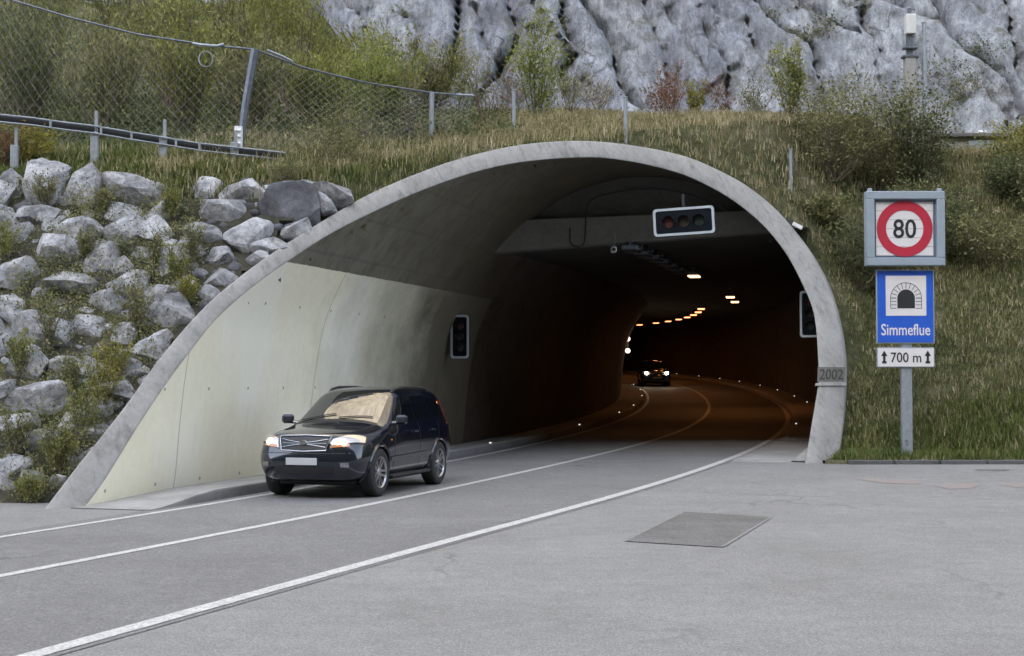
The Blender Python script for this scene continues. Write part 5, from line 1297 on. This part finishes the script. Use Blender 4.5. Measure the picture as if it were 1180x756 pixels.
# glazing
ws = patch('windscreen', [(-.70, 1.27, 1.15), (.70, 1.27, 1.15), (.60, 1.99, 1.6), (-.60, 1.99, 1.6)], M['screen'], car, 18, 12, .006, mode='z')
for sgn in (1, -1):
    patch('side_window', [(sgn, 1.62, 1.14), (sgn, 2.62, 1.17), (sgn, 2.62, 1.55), (sgn, 2.10, 1.545)], M['carglass'], car, 12, 8, .005, mode='x')
    patch('side_window', [(sgn, 2.72, 1.17), (sgn, 3.42, 1.18), (sgn, 3.38, 1.55), (sgn, 2.72, 1.55)], M['carglass'], car, 10, 8, .005, mode='x')
    patch('side_window', [(sgn, 3.52, 1.18), (sgn, 4.10, 1.22), (sgn, 3.98, 1.50), (sgn, 3.48, 1.545)], M['carglass'], car, 8, 8, .005, mode='x')
    # headlamps
    hl = patch('headlight', [(sgn * .43, .03, .79), (sgn * .86, .40, .86), (sgn * .84, .50, .955), (sgn * .46, .10, .925)], M['lamp_glass'], car, 12, 7, .012)
    patch('indicator', [(sgn * .47, .03, .80), (sgn * .70, .15, .805), (sgn * .70, .17, .845), (sgn * .47, .05, .835)], M['amber'], hl, 6, 3, .018)
    patch('lamp_trim', [(sgn * .42, .02, .77), (sgn * .87, .40, .84), (sgn * .86, .40, .86), (sgn * .43, .03, .79)], M['black'], hl, 10, 2, .010)
    # door gaps and handles
    for y0, y1 in ((1.50, 1.55), (2.66, 2.67), (3.50, 3.62)):
        patch('door_gap', [(sgn, y0, .36), (sgn, y0 + .012, .36), (sgn, y1 + .012, 1.12), (sgn, y1, 1.12)], M['black'], car, 2, 12, .002, mode='x')
    patch('body_moulding', [(sgn, 1.35, .52), (sgn, 3.18, .55), (sgn, 3.18, .63), (sgn, 1.35, .60)], M['carpaint'], car, 14, 3, .016, mode='x')
    for y in (2.45, 3.30):
        h_, n_, _, _ = bvh.ray_cast(Vector((sgn * 2, y, .98)), Vector((-sgn, 0, 0)))
        mb = MB(); mb.box(h_ + Vector((sgn * .022, 0, 0)), (.03, .17, .035), bev=.008); mb.build('door_handle', M['carpaint'], car)
    # mirrors
    mb = MB(); mb.box((sgn * 1.01, 1.55, 1.19), (.20, .10, .15), Matrix.Rotation(sgn * -.15, 3, 'Z'), bev=.035); mb.tube([(sgn * .84, 1.58, 1.13), (sgn * .95, 1.57, 1.14)], .03, 8); mi = mb.build('wing_mirror', M['carpaint'], car)
    mb = MB(); mb.box((sgn * 1.015, 1.606, 1.19), (.16, .008, .11), Matrix.Rotation(sgn * -.15, 3, 'Z')); mb.build('mirror_glass', M['chrome'], mi)
    # roof rail
    pts = [(sgn * .55, 2.15, 1.60), (sgn * .56, 2.32, 1.675), (sgn * .565, 2.6, 1.705), (sgn * .565, 3.3, 1.705), (sgn * .56, 3.75, 1.68), (sgn * .55, 3.95, 1.59)]
    mb = MB(); mb.tube(pts, .026, 8); mb.build('roof_rail', M['black'], car)
    # fog lamps, wheel arch trims, indicator repeater
    patch('fog_lamp', [(sgn * .60, .05, .50), (sgn * .72, .08, .50), (sgn * .72, .08, .57), (sgn * .60, .05, .57)], M['chrome'], car, 4, 4, .008, mode='y')
    for y in (.90, 3.61):
        mb = MB(); pts = []
        for k in range(21):
            w = R(-18 + 216 * k / 20); py_, pz_ = y + .425 * math.cos(w), .385 + .425 * math.sin(w)
            h_, n_, _, _ = bvh.ray_cast(Vector((sgn * 2, py_, max(pz_, .28))), Vector((-sgn, 0, 0)))
            if h_ is None: continue
            pts.append(Vector((h_.x, py_, pz_)))
        mb.tube(pts, .028, 6); mb.build('wheel_arch', M['carpaint'], car)
    patch('side_repeater', [(sgn, 1.33, .86), (sgn, 1.41, .86), (sgn, 1.41, .885), (sgn, 1.33, .885)], M['amber'], car, 3, 3, .008, mode='x')
    patch('tail_lamp', [(sgn * .86, 4.25, .98), (sgn * .74, 4.44, .98), (sgn * .58, 4.24, 1.46), (sgn * .62, 4.14, 1.46)], M['taillamp'], car, 5, 10, .012)
    # running board
    mb = MB(); mb.box((sgn * .88, 2.25, .285), (.10, 1.75, .05), bev=.015); mb.build('sill_step', M['black'], car)
# grille: dark opening, chrome surround, bars and emblem
gr = patch('grille', [(-.36, 0, .76), (.36, 0, .76), (.41, 0, .95), (-.41, 0, .95)], M['black'], car, 14, 6, .004, mode='y')
def nose(x, z, off):
    h_, n_, _, _ = bvh.ray_cast(Vector((x, -2, z)), Vector((0, 1, 0))); return h_ + n_ * off
mb = MB()
loop = [(-.37, .75), (0, .735), (.37, .75), (.43, .96), (0, .975), (-.43, .96), (-.37, .75)]
lp = []
for i in range(len(loop) - 1):
    for k in range(6): s = k / 6; lp.append((loop[i][0] * (1 - s) + loop[i + 1][0] * s, loop[i][1] * (1 - s) + loop[i + 1][1] * s))
lp.append(loop[-1])
mb.tube([nose(x, z, .014) for x, z in lp], .009, 6); mb.build('surround', M['chrome'], gr)
mb = MB()
for sg_, hw in ((-1, .36), (1, .385)):
    mb.tube([nose(x, .857 + sg_ * (.010 + .05 * (abs(x) / hw) ** 1.3), .014) for x in np.linspace(-hw, hw, 13)], .0055, 6)
mb.tube([nose(x, .857, .010) for x in np.linspace(-.37, .37, 13)], .004, 5)
mb.build('bar', M['chrome'], gr)
c_ = nose(0, .86, .03); mb = MB(); mb.add([c_ + Vector((.06 * math.cos(w), -.004, .032 * math.sin(w))) for w in np.linspace(0, 2 * math.pi, 25)[:-1]] + [c_ + Vector((.068 * math.cos(w), .012, .038 * math.sin(w))) for w in np.linspace(0, 2 * math.pi, 25)[:-1]], [tuple(range(24))] + [(k, (k + 1) % 24, 24 + (k + 1) % 24, 24 + k) for k in range(24)]); mb.build('emblem', M['chrome'], gr)
c_ = nose(0, .585, .02); mb = MB(); mb.box(c_, (.52, .012, .11), bev=.004); mb.build('number_plate', M['plate'], car)
patch('air_intake', [(-.48, 0, .40), (.48, 0, .40), (.50, 0, .51), (-.50, 0, .51)], M['black'], car, 12, 4, .004, mode='y')
patch('bumper_gap', [(-.74, 0, .705), (.74, 0, .705), (.74, 0, .715), (-.74, 0, .715)], M['black'], car, 14, 2, .004, mode='y')
# bonnet seams and wipers
for sgn in (1, -1):
    patch('bonnet_seam', [(sgn * .60, .34, 1), (sgn * .61, .34, 1), (sgn * .70, 1.15, 1), (sgn * .69, 1.15, 1)], M['black'], car, 2, 10, .002, mode='z')
    mb = MB(); pts = []
    for k in range(7):
        q = k / 6; x = (.02 if sgn > 0 else -.62) + .56 * q; y = 1.29 + .09 * q
        h_, n_, _, _ = bvh.ray_cast(Vector((x, y, 3)), Vector((0, 0, -1))); pts.append(h_ + n_ * .022)
    mb.tube(pts, .009, 5); mb.build('wiper', M['black'], car)
patch('cowl', [(-.72, 1.18, 1.1), (.72, 1.18, 1.1), (.70, 1.265, 1.1), (-.70, 1.265, 1.1)], M['black'], car, 14, 3, .003, mode='z')
mb = MB(); mb.box((0, 2.3, .26), (1.3, 3.6, .14), bev=.03); mb.build('underbody', M['black'], car)
# wheels
def wheel():
    t_ = MB(); t_.lathe([(.24, -.11), (.30, -.125), (.345, -.12), (.372, -.10), (.378, -.05), (.379, 0), (.378, .05), (.372, .10), (.345, .12), (.30, .125), (.24, .11)], (0, 0, 0), 'x', 48)
    root = empty('wheel'); t_.build('tyre', M['rubber'], root, smooth=True)
    r_ = MB(); r_.lathe([(.245, .112), (.25, .12), (.238, .12), (.225, .10), (.215, -.08)], (0, 0, 0), 'x', 40)
    for k in range(5):
        w = 2 * math.pi * k / 5; rot = Matrix.Rotation(w, 3, 'X')
        for dy in (-.028, .028):
            r_.add([rot @ Vector(v) for v in ((.085, dy - .02, .04), (.085, dy + .02, .04), (.108, dy * 1.6 + .016, .235), (.108, dy * 1.6 - .016, .235), (.06, dy - .02, .04), (.06, dy + .02, .04), (.08, dy * 1.6 + .016, .235), (.08, dy * 1.6 - .016, .235))], [(0, 1, 2, 3), (4, 5, 6, 7), (0, 1, 5, 4), (1, 2, 6, 5), (2, 3, 7, 6), (3, 0, 4, 7)])
    r_.lathe([(0, .10), (.05, .10), (.06, .09), (.06, .05)], (0, 0, 0), 'x', 24)
    r_.build('rim', M['alloy'], root)
    d_ = MB(); d_.lathe([(0, .02), (.22, .02), (.235, -.05)], (0, 0, 0), 'x', 30); d_.build('brake_disc', M['black'], root)
    return root
w0 = wheel(); firstw = True
for sgn in (1, -1):
    for y in (.90, 3.61):
        o = w0 if firstw else copy_tree(w0); firstw = False
        o.parent = car; o.location = (sgn * .80, y, .379); o.rotation_euler = (rnd.uniform(0, 1), 0, 0 if sgn > 0 else math.pi)
far_car = copy_tree(car)
far_car['label'] = 'oncoming car deep in the dark bore with both headlamps shining'
# near car: nose towards the viewer; model +Y is backwards
CARTH = .298
car.location = (-3.205, 21.93, .008 + E(3)); car.rotation_euler = (0, 0, -CARTH)
p = W(72, 2.75, .01); far_car.location = p; far_car.rotation_euler = (0, 0, -heading(72) - .02)
def lamp_spot(parent, energy, name='headlight_beam'):
    for sgn in (1, -1):
        mb = MB(); mb.lathe([(0, -.05), (.05, -.045), (.075, -.02), (.08, .02)], (sgn * .66, .02, .87), 'y', 16); mb.build('headlamp_bulb', M['beam_lamp'], parent)
        ld = bpy.data.lights.new(name, 'SPOT'); ld.energy = energy; ld.color = (1, .82, .58); ld.spot_size = R(70); ld.spot_blend = .8; ld.shadow_soft_size = .08
        lo = bpy.data.objects.new(name, ld); C.objects.link(lo); lo.parent = parent; lo.location = (sgn * .66, -.12, .87); lo.rotation_euler = (R(-86), 0, 0)
lamp_spot(far_car, 8)
M['bulb_dim'] = simple('dim_headlamp', (.8, .8, .75), .3, 0, .02, 10, emis=(1, .78, .58), es=.45)
for sgn in (1, -1):
    c_, n_, _, _ = bvh.find_nearest(Vector((sgn * .62, .1, .88)))
    mb = MB(); mb.lathe([(0, -.035), (.045, -.03), (.065, -.012), (.07, .01)], c_ + Vector((0, -.004, 0)), 'y', 16); mb.build('headlamp_bulb', M['bulb_dim'], car)

# ------------------------------------------------------------------ light
world = bpy.data.worlds.new('World'); scene.world = world; world.use_nodes = True
wt = world.node_tree; wt.nodes.clear(); wo = wt.nodes.new('ShaderNodeOutputWorld'); bg = wt.nodes.new('ShaderNodeBackground'); sky = wt.nodes.new('ShaderNodeTexSky')
sky.sky_type = 'NISHITA'; sky.sun_disc = False
SUN_EL, SUN_AZ = R(33), R(197)          # azimuth clockwise from +Y: behind the viewer
sky.sun_elevation = SUN_EL; sky.sun_rotation = SUN_AZ; sky.air_density = 1; sky.dust_density = 2; sky.ozone_density = 1
hs = wt.nodes.new('ShaderNodeHueSaturation'); hs.inputs['Saturation'].default_value = .58; wt.links.new(sky.outputs[0], hs.inputs['Color']); wt.links.new(hs.outputs[0], bg.inputs[0]); wt.links.new(bg.outputs[0], wo.inputs[0]); bg.inputs[1].default_value = .15
sd = bpy.data.lights.new('sun', 'SUN'); sd.energy = 5; sd.angle = R(.5); sd.color = (1, .77, .44)
so = bpy.data.objects.new('sun', sd); C.objects.link(so)
dirv = Vector((math.sin(SUN_AZ) * math.cos(SUN_EL), math.cos(SUN_AZ) * math.cos(SUN_EL), math.sin(SUN_EL)))
so.rotation_euler = dirv.to_track_quat('Z', 'Y').to_euler()
vs_ = scene.view_settings; vs_.view_transform = 'Standard'; vs_.look = 'None'; vs_.exposure = 2.42; vs_.gamma = 1; vs_.use_curve_mapping = False
scene.render.engine = 'CYCLES'; cy = scene.cycles
cy.use_denoising = True; cy.max_bounces = 6; cy.diffuse_bounces = 3; cy.glossy_bounces = 3; cy.sample_clamp_indirect = 4; cy.use_adaptive_sampling = True; cy.adaptive_threshold = .02
